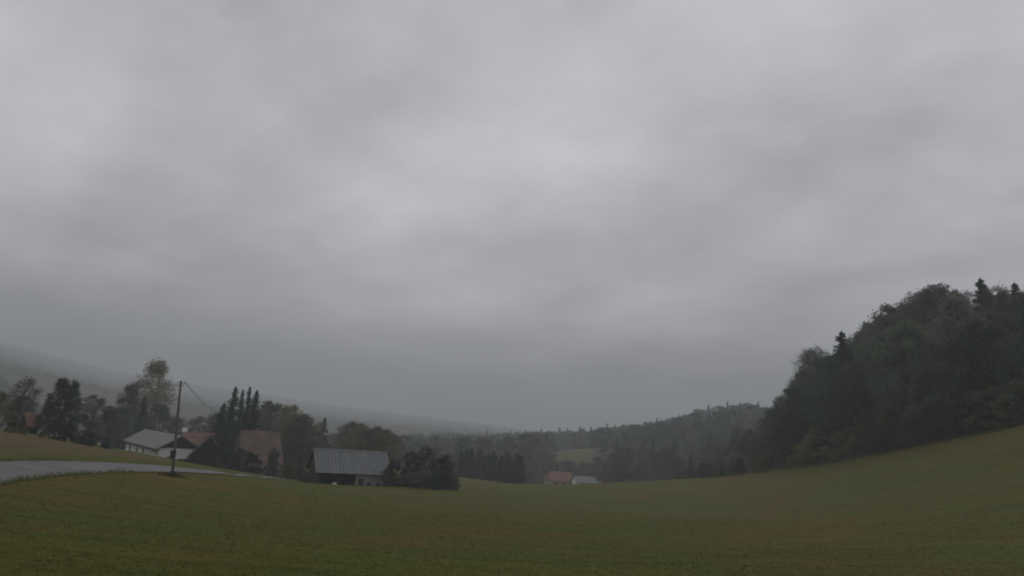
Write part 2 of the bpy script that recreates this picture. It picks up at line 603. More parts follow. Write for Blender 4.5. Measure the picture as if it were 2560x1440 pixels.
def hill(name, label, crest, Yc, Yfront, Yback, zbase, n=260, rows=60, tree=6.0, Ymid=720, Yshift=260):
    xs = np.linspace(crest[0][0], crest[-1][0], n)
    ys = np.interp(xs, [c[0] for c in crest], [c[1] for c in crest])
    vs = []
    for r in range(rows + 1):
        u = r / rows
        for px, py in zip(xs, ys):
            yc = Yc + 0.08 * Yc * math.sin(px * 0.004) + 0.25 * Yc * min(1, max(0, (px - 100) / 700))
            top = P(px, py, yc)
            shift = Yshift * min(1, max(0, (px - 450) / 300))
            y0 = Yfront + shift
            y1 = Ymid + shift
            eb, et = (zbase - CAM[2]) / y0, (top[2] - CAM[2]) / yc
            if u <= 0.4:                       # near slope
                k = u / 0.4
                Y = y0 + (y1 - y0) * k
                e = eb + ((et - 0.028 if et > 0.028 else et * 0.4 - 0.012) - eb) * k
            elif u <= 0.78:                    # long shoulder rising away into the cloud
                k = (u - 0.4) / 0.38
                Y = y1 + (yc - y1) * k
                em = et - 0.028 if et > 0.028 else et * 0.4 - 0.012
                e = em + (et - em) * k
            else:
                k = (u - 0.78) / 0.22
                Y = yc + (Yback - yc) * k
                e = (top[2] + (zbase - top[2]) * k * k * (3 - 2 * k) - CAM[2]) / Y
            x = (px - 1280) / FPX * Y
            vs.append((x, Y, CAM[2] + e * Y))
    vs = np.array(vs)
    vs[:, 2] += rngh.normal(0, 1, len(vs)) * tree * 0.35 * np.clip((vs[:, 2] - zbase) / 20, 0, 1)
    ii = np.arange((rows + 1) * n).reshape(rows + 1, n)
    q = np.stack([ii[:-1, :-1], ii[:-1, 1:], ii[1:, 1:], ii[1:, :-1]], -1).reshape(-1, 4)
    o = bpy.data.objects.new(name, np_mesh(name, vs, q, HILL))
    COL.objects.link(o)
    return tag(o, label, 'hill', kind='structure')


hill('far_hill', 'long wooded hill fading into low cloud on the left', [(-1300, 790), (-500, 830), (-200, 838), (0, 852), (130, 885), (300, 925), (450, 952), (560, 970), (700, 990), (900, 1022), (1100, 1048), (1250, 1064), (1400, 1085), (1700, 1120)],
     2100, 480, 3080, CAM[2] - 58)
hill('near_spur', 'darker wooded spur entering at the left edge', [(-1100, 800), (-500, 840), (-200, 870), (0, 915), (40, 950), (80, 985), (160, 1040)], 520, 380, 700, CAM[2] - 42, 120, 30, Ymid=450)

# ------------------------------------------------------------------ tree kinds (meshes 10 m tall, shared by their copies)
def leaf_mesh(name, c, n, size, rng, flat=0.0, stretch=1.5):
    """c: (k,4) clump centres and radii; n leaves in each; small kite-shaped leaf sprays."""
    c = np.repeat(np.asarray(c, float), n, axis=0)
    k = len(c)
    g = rng.normal(0, 1, (k, 3))
    g /= np.linalg.norm(g, axis=1)[:, None]
    pos = c[:, :3] + g * (c[:, 3:4] * rng.uniform(0.1, 1.0, (k, 1)) ** 0.6 * rng.uniform(0.8, 1.25, (k, 1))) * np.array([1, 1, 0.8])
    u = rng.normal(0, 1, (k, 3))
    u[:, 2] *= (1 - flat)
    u /= np.linalg.norm(u, axis=1)[:, None]
    w = rng.normal(0, 1, (k, 3))
    v = np.cross(u, w)
    v /= np.linalg.norm(v, axis=1)[:, None] + 1e-9
    s = size * rng.uniform(0.6, 1.4, (k, 1))
    u, v = u * s * stretch * 0.5, v * s * 0.5
    vs = np.stack([pos - u, pos + v - u * 0.1, pos + u, pos - v - u * 0.1], 1).reshape(-1, 3)
    f = np.arange(4 * k).reshape(-1, 4)
    return np_mesh(name, vs, f, L_GREEN, smooth=False)


def broad_kind(seed, rx=3.3, z0=1.8, clumps=75, leaves=62, size=0.19, sparse=0.0, top=0.0, spire=False, limbs=9):
    rng = np.random.default_rng(seed)
    mb = MB()
    bend = rng.normal(0, 0.12, (6, 2)).cumsum(0)
    tr = [(bend[i, 0] * (i > 0), bend[i, 1] * (i > 0), -0.3 + i * 1.45) for i in range(6)]
    mb.tube(tr, [0.24, 0.19, 0.15, 0.11, 0.07, 0.03], 7)
    cl = []
    ph = rng.uniform(0, 6.28, 4)
    while len(cl) < clumps:
        z = z0 + (9.7 - z0) * rng.random() ** 0.92
        k = (z - z0) / (10 - z0)
        env = (math.sin(math.pi * min(1, k ** 0.75) ) ** 0.62) if not spire else (math.sin(math.pi * k ** 0.6) ** 0.8)
        env = max(env, 0.12 if k < 0.5 else 0.06)
        a = rng.uniform(0, 6.283)
        lob = 1 + 0.22 * math.sin(2 * a + ph[0]) + 0.16 * math.sin(3 * a + ph[1] + z * 0.6) + 0.14 * math.sin(z * 1.7 + ph[2])
        r = rx * env * lob * rng.uniform(0.25, 1.0) ** 0.5
        rad = rng.uniform(0.6, 1.25) * (0.75 if spire else 1.0) * (0.75 if k > 0.85 else 1)
        cl.append((r * math.cos(a), r * math.sin(a), min(z, 10 - rad * 0.5), rad))
    cl = np.array(cl)
    order = rng.permutation(len(cl))
    for i in order[:limbs + int(sparse * 26)]:
        e = cl[i, :3]
        zb = min(max(e[2] - math.hypot(e[0], e[1]) * 0.9, 1.2), 6.6)
        b = np.array([np.interp(zb, [q[2] for q in tr], [q[0] for q in tr]), np.interp(zb, [q[2] for q in tr], [q[1] for q in tr]), zb])
        m = (b + e) / 2 + np.array([0, 0, -0.25])
        mb.tube([b, m, e], [0.09, 0.06, 0.018], 5, False)
    trunk = mb.mesh('trunk', BARK, True)
    crown = leaf_mesh('crown', cl, int(leaves * (1 - sparse)), size, rng)
    return trunk, crown


def spruce_kind(seed, r=2.2, whorls=46, per=9, seg=5, ragged=0.25, size=1.0):
    rng = np.random.default_rng(seed)
    mb = MB()
    mb.tube([(0, 0, -0.3), (0, 0, 5), (0, 0, 9.9)], [0.17, 0.10, 0.015], 6)
    trunk = mb.mesh('trunk', BARK, True)
    V = []
    nbr = whorls * per
    for w in range(nbr):
        q = (w + rng.random()) / nbr
        z = 0.5 + 9.3 * (1 - (1 - q) ** 1.25)
        rad = r * ((1 - z / 10.1) ** 0.78) * (1 + 0.10 * math.sin(z * 5.5))
        a = rng.uniform(0, 6.283)
        L = max(0.12, rad * rng.uniform(1 - ragged * 1.5, 1 + ragged * 0.45))
        dirv = np.array([math.cos(a), math.sin(a), 0])
        side = np.array([-math.sin(a), math.cos(a), 0])
        dp = rng.uniform(0.18, 0.42)
        for s in range(seg):
            t0 = s / seg
            t1 = min(1.06, (s + 1.8) / seg)
            p0 = dirv * L * t0 + np.array([0, 0, z - dp * L * t0 + 0.15 * L * t0 ** 3])
            p1 = dirv * L * t1 + np.array([0, 0, z - dp * L * t1 + 0.20 * L * t1 ** 3])
            wd = (0.12 + 0.17 * L * (1 - t0 * 0.75)) * rng.uniform(0.6, 1.2) * size
            dr = np.array([0, 0, -wd * rng.uniform(0.4, 1.5)])
            m = (p0 + p1) / 2
            V += [p0, m + side * wd + dr, p1, m - side * wd + dr]
    for k in range(5):
        a = k * 1.3
        V += [(0, 0, 9.3), (0.12 * math.cos(a), 0.12 * math.sin(a), 9.45), (0, 0, 10.0), (-0.05 * math.cos(a), -0.05 * math.sin(a), 9.5)]
    V = np.array(V, float)
    return trunk, np_mesh('crown', V, np.arange(len(V)).reshape(-1, 4), L_SPRUCE, False)


def shrub_kind(seed, clumps=60, leaves=90, size=0.30):
    rng = np.random.default_rng(seed)
    mb = MB()
    cl = []
    ph = rng.uniform(0, 6.28, 3)
    for _ in range(clumps):
        a = rng.uniform(0, 6.283)
        z = 0.6 + 8.4 * rng.random() ** 1.25
        env = 3.9 * math.sqrt(max(0.03, 1 - ((z - 2.8) / 6.6) ** 2)) * (1 + 0.22 * math.sin(2 * a + ph[0]) + 0.18 * math.sin(3 * a + ph[1] + z * 0.5))
        r = env * rng.uniform(0.05, 1.0) ** 0.5
        cl.append((r * math.cos(a), r * math.sin(a), z, rng.uniform(0.6, 1.5)))
    cl = np.array(cl)
    for i in range(7):
        e = cl[i, :3]
        mb.tube([(e[0] * 0.12, e[1] * 0.12, -0.3), (e[0] * 0.5, e[1] * 0.5, e[2] * 0.6), e], [0.16, 0.10, 0.03], 5, False)
    return mb.mesh('stem', BARK, True), leaf_mesh('crown', cl, leaves, size, rng)


KINDS = {
    'broad': [broad_kind(11, 3.2, 1.0, 90, 120, 0.135), broad_kind(12, 3.0, 0.9, 90, 120, 0.135), broad_kind(13, 3.5, 1.2, 100, 120, 0.135), broad_kind(14, 2.7, 0.8, 85, 120, 0.135), broad_kind(15, 3.1, 1.6, 75, 110, 0.135), broad_kind(16, 2.5, 1.0, 85, 120, 0.135)],
    'loose': [broad_kind(21, 3.0, 1.4, 95, 100, 0.125, 0.40), broad_kind(22, 2.7, 1.4, 95, 100, 0.125, 0.45)],
    'poplar': [broad_kind(31, 2.0, 1.6, 130, 90, 0.125, 0.25, spire=False)],
    'column': [broad_kind(41, 2.3, 0.5, 110, 60, 0.17, spire=True), broad_kind(42, 2.1, 0.5, 110, 60, 0.17, spire=True)],
    'spruce': [spruce_kind(51, 2.3, 44, 9, 5, 0.42, 0.8), spruce_kind(52, 2.6, 44, 9, 5, 0.5, 0.8), spruce_kind(53, 2.0, 44, 9, 5, 0.42, 0.8)],
    'farbroad': [broad_kind(61, 3.4, 1.2, 55, 22, 0.55), broad_kind(62, 3.0, 1.2, 55, 22, 0.55), broad_kind(63, 3.7, 1.4, 55, 22, 0.55), broad_kind(64, 2.6, 1.0, 50, 22, 0.5)],
    'farspruce': [spruce_kind(71, 2.3, 24, 7, 3, 0.3, 1.5), spruce_kind(72, 2.0, 24, 7, 3, 0.35, 1.5)],
    'shrub': [shrub_kind(81), shrub_kind(82), shrub_kind(83)],
}
RND = random.Random(17)
TREES = []


def tree(name, kind, colour, x, y, h, width=1.0, label='', group=None, cat='tree', variant=None, sink=0.15):
    ms = KINDS[kind]
    tm, cm = ms[RND.randrange(len(ms)) if variant is None else variant]
    root = empty(name, (x, y, ground_z(x, y) - sink), RND.uniform(0, 6.283))
    s = h / 10.0
    root.scale = (s * width, s * width, s)
    for nm, me in (('stem' if kind == 'shrub' else 'trunk', tm), ('crown', cm)):
        o = bpy.data.objects.new(nm, me)
        COL.objects.link(o)
        o.parent = root
        if nm == 'crown':
            o.material_slots[0].link = 'OBJECT'
            o.material_slots[0].material = LEAF[colour]
    tag(root, label, cat, group)
    TREES.append((x, y))
    return root


def tree_px(name, kind, colour, px, ytop, Y, label, width=1.0, group=None, cat='tree', variant=None, base=None):
    """a tree standing at distance Y in the direction of column px, as tall as the photograph shows it"""
    yb = 1130 if base is None else base
    x = P(px, yb, Y)[0]
    for _ in range(3):                      # the crown top, not the foot, sits on column px
        g = ground_z(x, Y)
        top = P(px, ytop, Y)
        x = P(px, (ytop + yb) / 2, Y)[0]
    h = max(1.2, top[2] - g)
    return tree(name, kind, colour, x, Y, h, width * (1.0), label, group, cat, variant)


# --- single trees around the houses on the left
GL = 'trees around the left-hand houses'
T = tree_px
T('broadleaf_tree', 'broad', 'olive', -5, 975, 78, 'yellow-green tree cut off by the left edge of the picture', 0.8, GL)
T('broadleaf_tree', 'loose', 'dull', 52, 936, 110, 'thin grey-brown tree behind the small hut with the rusty roof', 1.05, GL)
T('broadleaf_tree', 'broad', 'dark', 46, 985, 106, 'lower dark tree in front of the thin grey-brown tree at far left', 1.0, GL)
T('evergreen_tree', 'column', 'dark', 143, 942, 102, 'left top of the dark twin-topped evergreen pair on the left', 0.98, GL, variant=0)
T('evergreen_tree', 'column', 'dark', 174, 948, 104, 'right top of the dark twin-topped evergreen pair on the left', 0.90, GL, variant=1)
T('broadleaf_tree', 'broad', 'dark', 125, 1000, 100, 'low dark tree at the left foot of the twin-topped evergreens', 1.0, GL)
T('broadleaf_tree', 'broad', 'brown', 225, 985, 122, 'reddish brown tree right of the twin-topped evergreens', 1.15, GL)
T('broadleaf_tree', 'broad', 'brown', 266, 1012, 124, 'smaller reddish brown tree left of the white house', 1.1, GL)
T('broadleaf_tree', 'broad', 'dark', 200, 1030, 112, 'dark low tree below the reddish brown tree on the left', 1.3, GL)
T('broadleaf_tree', 'broad', 'dull', 318, 958, 165, 'grey-green tree behind the left end of the white house', 0.85, GL)
T('poplar_tree', 'poplar', 'pale', 377, 897, 185, 'tall pale yellow poplar rising behind the white house', 1.0, GL)
T('spruce_tree', 'spruce', 'spruce', 352, 985, 160, 'dark conifer in front of the pale yellow poplar', 1.2, GL)
T('broadleaf_tree', 'broad', 'dark', 394, 1004, 158, 'dark green round tree right behind the white house roof', 0.95, GL)
T('broadleaf_tree', 'broad', 'dark', 300, 1012, 150, 'dark bushy tree touching the left end of the white house', 1.1, GL)
T('broadleaf_tree', 'broad', 'dull', 440, 1040, 185, 'low grey-brown tree behind the pole', 1.5, GL)
T('broadleaf_tree', 'broad', 'brown', 500, 1040, 180, 'low brown tree behind the small red-roofed house', 1.5, GL)
T('broadleaf_tree', 'broad', 'dull', 535, 1030, 178, 'low grey tree left of the spruce clump', 1.2, GL)
GS = 'spruce clump behind the red-roofed houses'
T('spruce_tree', 'spruce', 'spruce', 579, 960, 150, 'leftmost and tallest spruce of the dark clump above the red roof', 1.0, GS, variant=0)
T('spruce_tree', 'spruce', 'spruce', 598, 968, 156, 'second spruce from the left in the dark clump', 0.85, GS, variant=2)
T('spruce_tree', 'spruce', 'spruce', 615, 960, 150, 'third spruce from the left in the dark clump', 0.95, GS, variant=2)
T('spruce_tree', 'spruce', 'spruce', 633, 969, 148, 'rightmost spruce of the dark clump above the red roof', 1.0, GS, variant=0)
T('spruce_tree', 'spruce', 'spruce', 553, 1002, 146, 'shorter spruce at the left foot of the dark clump', 1.3, GS, variant=1)
T('broadleaf_tree', 'broad', 'dark', 572, 1050, 132, 'dark tree filling the gap between the two red-roofed houses', 1.0, GL)
T('broadleaf_tree', 'broad', 'dark', 560, 1100, 126, 'dark bush at the left corner of the large red-roofed house', 1.4, GL)

# --- hedge-like shrubs
GB = 'bushes around the houses'
for px, yt, Y, colr, w, lab in [
        (150, 1062, 92, 'dark', 1.5, 'dark bush under the twin-topped evergreens'),
        (210, 1072, 95, 'dark', 1.5, 'dark bush right of the twin-topped evergreens, above the rusty bank'),
        (262, 1085, 98, 'dark', 1.3, 'dark bush at the top of the rusty bank near the white house'),
        (292, 1092, 116, 'dark', 1.0, 'dark bush against the left corner of the white house'),
        (20, 1040, 74, 'olive', 1.0, 'olive bush at the left edge above the bank'),
        (98, 1068, 84, 'olive', 0.9, 'small olive bush right of the little hut'),
        (50, 1068, 80, 'olive', 0.9, 'small olive bush left of the little hut'),
        (602, 1112, 113, 'dark', 1.1, 'dark bush in front of the large red roof, left part'),
        (630, 1126, 111, 'dull', 1.2, 'dark bush in front of the large red roof, by the white wall'),
        (574, 1112, 114, 'dark', 1.2, 'dark bush beside the dark wooden barn'),
        (683, 1112, 114, 'dull', 0.6, 'slim olive shrub in front of the right end of the red roof'),
        (722, 1150, 112, 'olive', 1.2, 'olive bush right of the large red-roofed house'),
        (750, 1158, 110, 'dull', 1.1, 'grey-green bush left of the grey barn'),
        (768, 1180, 106, 'dark', 1.2, 'dark low bush at the left gable of the grey barn'),
        (985, 1140, 109, 'dull', 0.9, 'slender shrub at the right end of the grey barn'),
        (972, 1184, 106, 'dull', 0.8, 'low shrub before the right end of the grey barn'),
        (1010, 1164, 108, 'brown', 0.8, 'brown bush between the grey barn and the large round bush'),
        (1036, 1120, 107, 'dull', 0.95, 'left crown of the large bush group right of the grey barn'),
        (1076, 1104, 106, 'dull', 0.95, 'grey-green middle crown of the large bush group right of the grey barn'),
        (1114, 1128, 106, 'brown', 1.0, 'right crown of the large bush group right of the grey barn'),
        (1090, 1168, 103, 'dark', 1.3, 'low dark bush at the foot of the large bush group'),
        (1136, 1180, 104, 'dull', 1.1, 'small bush at the right end of the large bush group'),
        (1330, 1162, 262, 'dull', 0.9, 'pale grey bush at the right end of the young spruce block')]:
    T('bush', 'shrub', colr, px, yt, Y, lab, w, GB, 'bush', base=1190)


# --- woods: trees scattered over an area, no taller than the wood's outline in the photograph
def wood(name, n, pxr, Yr, outline, mix, hr, group, labels, seed, spacing, clearing=None, fill=0.55, rag=0.86, mass=0, widths=(0.85, 1.2)):
    rg = random.Random(seed)
    ox, oy = [o[0] for o in outline], [o[1] for o in outline]
    placed, tries, picks = [], 0, []
    while len(placed) < n and tries < n * 60:
        tries += 1
        px = rg.uniform(*pxr)
        ymin = Yr[0](px) if callable(Yr[0]) else Yr[0]
        ymax = Yr[1](px) if callable(Yr[1]) else Yr[1]
        Y = ymin + (ymax - ymin) * rg.random()
        x, y = xy_at(px, Y)
        if any((x - a) ** 2 + (y - b) ** 2 < spacing ** 2 for a, b in placed):
            continue
        if clearing and clearing(px, Y):
            continue
        g = ground_z(x, y)
        kind, colr, kname = rg.choices([m[1:] for m in mix], [m[0] for m in mix])[0]
        h = rg.uniform(*hr) * (1.12 if 'spruce' in kind else 1.0)
        lim = P(px, np.interp(px, ox, oy), Y)[2] - g
        lim *= rg.uniform(rag, 1.0) if 'spruce' not in kind else rg.uniform(0.78, 1.06)
        if lim < hr[0] * fill:
            continue
        h = min(h, lim)
        placed.append((x, y))
        wd = rg.uniform(*widths) * min(1.35, (hr[0] + hr[1]) / 2 / h * 0.5 + 0.5)
        lab = labels[kname + ' ' + colr] if kname + ' ' + colr in labels else labels[kname]
        picks.append((Y - ymin, px, kname, kind, colr, x, y, h, wd, lab, (Y - ymin) / max(ymax - ymin, 1)))
    picks.sort()
    out = picks[n - mass:] if mass else []
    for k, (dY, px, kname, kind, colr, x, y, h, wd, lab, t) in enumerate(picks[:n - mass] if mass else picks):
        zx = ('left end', 'mid-left', 'mid-right', 'right end')[min(3, int(4 * (px - pxr[0]) / (pxr[1] - pxr[0])))]
        zy = ('front row', 'middle rows', 'back rows')[min(2, int(3 * t))]
        tree(kname, kind, colr, x, y, h, wd, lab + ', ' + zy + ', ' + zx, group)
    return out


OUT_MID = [(560, 1010), (650, 1000), (705, 1002), (735, 1018), (765, 1040), (800, 1050), (880, 1052), (930, 1060), (960, 1070), (1000, 1084), (1060, 1088)]
wood('wood', 34, (640, 1010), (155, 330), OUT_MID,
     [(3, 'broad', 'olive', 'broadleaf_tree'), (2, 'broad', 'yellow', 'broadleaf_tree'), (3, 'broad', 'dull', 'broadleaf_tree'), (3, 'broad', 'brown', 'broadleaf_tree'), (0.6, 'spruce', 'spruce', 'spruce_tree')],
     (11, 17), 'autumn wood behind the grey barn',
     {'broadleaf_tree olive': 'olive green tree in the wood behind the grey barn', 'broadleaf_tree yellow': 'yellowing tree in the wood behind the grey barn',
      'broadleaf_tree dull': 'grey-green tree in the wood behind the grey barn', 'broadleaf_tree brown': 'brown tree in the wood behind the grey barn',
      'spruce_tree': 'spruce in the wood behind the grey barn'}, 3, 6.0)
T('broadleaf_tree', 'broad', 'dull', 672, 999, 175, 'tall grey-green tree right beside the spruce clump', 1.15, 'autumn wood behind the grey barn')
T('broadleaf_tree', 'broad', 'yellow', 722, 1010, 172, 'tall yellow-green tree with the brightest crown behind the barn', 0.9, 'autumn wood behind the grey barn')
T('broadleaf_tree', 'broad', 'olive', 762, 1034, 170, 'yellow-green tree at the step in the tree line', 0.9, 'autumn wood behind the grey barn')
T('spruce_tree', 'farspruce', 'spruce', 808, 1040, 225, 'single spruce spire poking above the autumn wood', 1.3, 'autumn wood behind the grey barn')

# young spruce block in the middle
wood('wood', 34, (1150, 1308), (212, 250), [(1100, 1120), (1200, 1124), (1310, 1132)], [(1, 'spruce', 'spruce', 'spruce_tree')], (9, 13), 'young spruce block beyond the field',
     {'spruce_tree': 'young spruce in the dark block beyond the field'}, 4, 2.6, widths=(1.2, 1.6))

# distant ridge
OUT_RIDGE = [(820, 1070), (900, 1075), (1000, 1085), (1150, 1084), (1280, 1083), (1340, 1078), (1450, 1074), (1520, 1066), (1600, 1058), (1680, 1046), (1740, 1026), (1790, 1016), (1850, 1008), (1900, 1012), (1950, 1026), (2050, 1020)]
far = wood('wood', 380, (880, 1990), (330, 640), OUT_RIDGE,
     [(4, 'farbroad', 'dark', 'broadleaf_tree'), (3, 'farbroad', 'dull', 'broadleaf_tree'), (2, 'farbroad', 'green', 'broadleaf_tree'), (1.3, 'farbroad', 'brown', 'broadleaf_tree'), (2.6, 'farspruce', 'spruce', 'spruce_tree')],
     (14, 20), 'trees on the distant wooded ridge',
     {'broadleaf_tree dark': 'dark tree on the hazy far ridge', 'broadleaf_tree dull': 'grey-green tree on the hazy far ridge',
      'broadleaf_tree green': 'green tree on the hazy far ridge', 'broadleaf_tree brown': 'brown tree on the hazy far ridge',
      'spruce_tree': 'spruce on the hazy far ridge'}, 5, 7.5,
     clearing=lambda px, Y: (1368 < px < 1502 and Y < 495), fill=0.25, mass=250, widths=(1.0, 1.35))


def joined(name, label, picks, colours, kinds):
    me_v, me_f, mats_, off = [], [], [], 0
    cache = {}
    for (dY, px, kname, kind, colr, x, y, h, wd, lab, t) in picks:
        ms = KINDS[kind]
        cm = ms[RND.randrange(len(ms))][1]
        if cm.name not in cache:
            a = np.empty(len(cm.vertices) * 3, np.float32)
            cm.vertices.foreach_get('co', a)
            cache[cm.name] = a.reshape(-1, 3)
        c = cache[cm.name].copy()
        an = RND.uniform(0, 6.283)
        ca, sa = math.cos(an), math.sin(an)
        s = h / 10
        c = np.stack([(c[:, 0] * ca - c[:, 1] * sa) * s * wd + x, (c[:, 0] * sa + c[:, 1] * ca) * s * wd + y, c[:, 2] * s + ground_z(x, y) - 0.2], -1)
        me_v.append(c)
        me_f.append(np.arange(off, off + len(c)).reshape(-1, 4))
        mats_ += [colours.index(colr)] * (len(c) // 4)
        off += len(c)
    me = np_mesh(name, np.concatenate(me_v), np.concatenate(me_f), LEAF[colours[0]], False)
    for c in colours[1:]:
        me.materials.append(LEAF[c])
    me.polygons.foreach_set('material_index', np.array(mats_, np.int32))
    o = bpy.data.objects.new(name, me)
    COL.objects.link(o)
    return tag(o, label, 'forest', kind='stuff')


joined('distant_forest', 'hazy wooded mass on the back of the far ridge', far, ['dark', 'dull', 'green', 'brown', 'spruce'], None)

rr2 = random.Random(77)
for k, px in enumerate(np.arange(935, 1965, 15)):
    px = px + rr2.uniform(-5, 5)
    sp = rr2.random() < 0.38
    yt = float(np.interp(px, [o[0] for o in OUT_RIDGE], [o[1] for o in OUT_RIDGE]))
    Yq = rr2.uniform(560, 650)
    place = 'left of the dip' if px < 1250 else 'in the dip' if px < 1450 else 'climbing right of the dip' if px < 1700 else 'near the top on the right'
    if sp:
        T('spruce_tree', 'farspruce', 'spruce', px, yt - rr2.uniform(3, 11), Yq, 'spruce tip on the far ridge skyline, ' + place, 1.1, 'skyline trees of the far ridge')
    else:
        T('broadleaf_tree', 'farbroad', rr2.choice(['dark', 'dark', 'dull', 'green']), px, yt + rr2.uniform(-3, 5), Yq, 'rounded crown on the far ridge skyline, ' + place, 1.1, 'skyline trees of the far ridge')

for k, px in enumerate(np.arange(1362, 1520, 9.5)):
    yt = float(np.interp(px, [o[0] for o in OUT_RIDGE], [o[1] for o in OUT_RIDGE])) + rr2.uniform(4, 14)
    T('broadleaf_tree' if k % 4 else 'spruce_tree', 'farbroad' if k % 4 else 'farspruce', rr2.choice(['dark', 'dark', 'dull']) if k % 4 else 'spruce', px, yt, rr2.uniform(502, 545),
      ('broadleaf tree' if k % 4 else 'spruce') + ' at the upper edge of the pale clearing on the ridge', 1.2, 'trees above the clearing')

# valley trees round the far farm and up to the right-hand wood
OUT_VAL = [(1300, 1168), (1320, 1160), (1340, 1108), (1375, 1104), (1392, 1148), (1480, 1150), (1520, 1120), (1600, 1100), (1700, 1080), (1800, 1070), (1900, 1040), (1960, 1030)]
wood('wood', 85, (1318, 1965), (lambda p: np.interp(p, [1300, 1500, 1560, 1700, 1965], [305, 305, 235, 185, 165]), lambda p: np.interp(p, [1300, 1500, 1965], [340, 350, 330])), OUT_VAL,
     [(3, 'broad', 'dull', 'broadleaf_tree'), (3, 'broad', 'brown', 'broadleaf_tree'), (2, 'broad', 'dark', 'broadleaf_tree'), (1.5, 'loose', 'dull', 'bare_tree'), (0.7, 'spruce', 'spruce', 'spruce_tree')],
     (8, 15), 'valley trees beyond the field edge',
     {'broadleaf_tree dull': 'grey-green tree in the valley wood', 'broadleaf_tree brown': 'brown tree in the valley wood',
      'broadleaf_tree dark': 'dark green tree in the valley wood', 'bare_tree': 'thinly leaved grey tree in the valley wood',
      'spruce_tree': 'spruce in the valley wood'}, 6, 5.2, fill=0.4)
T('broadleaf_tree', 'broad', 'dull', 1358, 1103, 325, 'tall pale brown tree left of the far red-roofed farmhouse', 1.0, 'valley trees beyond the field edge')

# right-hand wood on its hill
OUT_R = [(1900, 1040), (1945, 1015), (1965, 985), (1995, 945), (2015, 895), (2045, 868), (2085, 868), (2125, 850), (2160, 830), (2190, 800), (2235, 760), (2290, 735), (2335, 713), (2375, 722), (2400, 730), (2440, 755), (2500, 722), (2540, 735), (2600, 715), (2800, 690)]
edgeY = lambda p: float(np.interp(p, EDGE_PX, EDGE_Y))
LR = {'broadleaf_tree dark': 'dark green tree in the right-hand wood', 'broadleaf_tree dull': 'grey-green tree in the right-hand wood',
      'broadleaf_tree green': 'mid green tree in the right-hand wood', 'broadleaf_tree brown': 'brown tree in the right-hand wood',
      'spruce_tree': 'spruce in the right-hand wood', 'bare_tree': 'thinly leaved tree in the right-hand wood'}
GR = 'tall wood on the right-hand hill'
wood('wood', 88, (1935, 2620), (lambda p: edgeY(p) + 5, lambda p: edgeY(p) + 62), OUT_R,
     [(4, 'broad', 'dark', 'broadleaf_tree'), (3, 'broad', 'dull', 'broadleaf_tree'), (3, 'broad', 'green', 'broadleaf_tree'), (0.8, 'broad', 'brown', 'broadleaf_tree')],
     (14, 23), GR, LR, 8, 5.6, fill=0.35, widths=(0.72, 1.02), rag=0.76)
for args in [('spruce_tree', 'spruce', 'spruce', 2106, 822, 136, 'dark spruce standing out of the wood halfway up the right-hand slope', 1.35, GR, 'tree', 1),
             ('spruce_tree', 'spruce', 'spruce', 2462, 690, 132, 'tallest spruce spire at the top of the right-hand wood', 1.25, GR, 'tree', 1),
             ('spruce_tree', 'spruce', 'spruce', 2548, 702, 130, 'spruce at the right edge of the picture above the wood', 1.3, GR, 'tree', 0),
             ('spruce_tree', 'spruce', 'spruce', 2080, 985, 131, 'dark spruce low in the right-hand wood near its left end', 1.5, GR),
             ('broadleaf_tree', 'loose', 'dull', 2042, 866, 160, 'thin see-through crown at the left shoulder of the right-hand wood', 0.9, GR),
             ('broadleaf_tree', 'broad', 'dull', 2336, 712, 152, 'broad domed crown at the summit of the right-hand wood', 1.05, GR),
             ('bare_tree', 'loose', 'dull', 2408, 722, 150, 'wispy tree between the domed crown and the tallest spruce', 0.8, GR),
             ('bare_tree', 'loose', 'dull', 2505, 712, 142, 'wispy tree right of the tallest spruce', 0.8, GR),
             ('broadleaf_tree', 'broad', 'dull', 2240, 760, 152, 'rounded crown below the domed summit tree', 1.0, GR),
             ('broadleaf_tree', 'broad', 'dark', 2165, 828, 152, 'rounded crown right of the dark halfway spruce', 1.0, GR),
             ('broadleaf_tree', 'loose', 'dull', 1968, 985, 158, 'thin tree at the left foot of the right-hand wood', 0.8, GR)]:
    T(*args)

# upright crowns that break the outline of the right-hand wood
rr3 = random.Random(91)
for px in np.arange(1962, 2610, 31):
    px = px + rr3.uniform(-9, 9)
    yt = float(np.interp(px, [o[0] for o in OUT_R], [o[1] for o in OUT_R])) + rr3.uniform(-16, 22)
    c3 = rr3.choice(['dull', 'green', 'dark', 'brown', 'dull'])
    T('broadleaf_tree', rr3.choice(['broad', 'broad', 'column']), c3, px, yt, edgeY(px) + rr3.uniform(24, 42),
      {'dull': 'grey-green', 'green': 'mid green', 'dark': 'dark green', 'brown': 'brown'}[c3] + ' upright crown breaking the outline of the right-hand wood', rr3.uniform(0.52, 0.75), 'outline crowns of the right-hand wood')

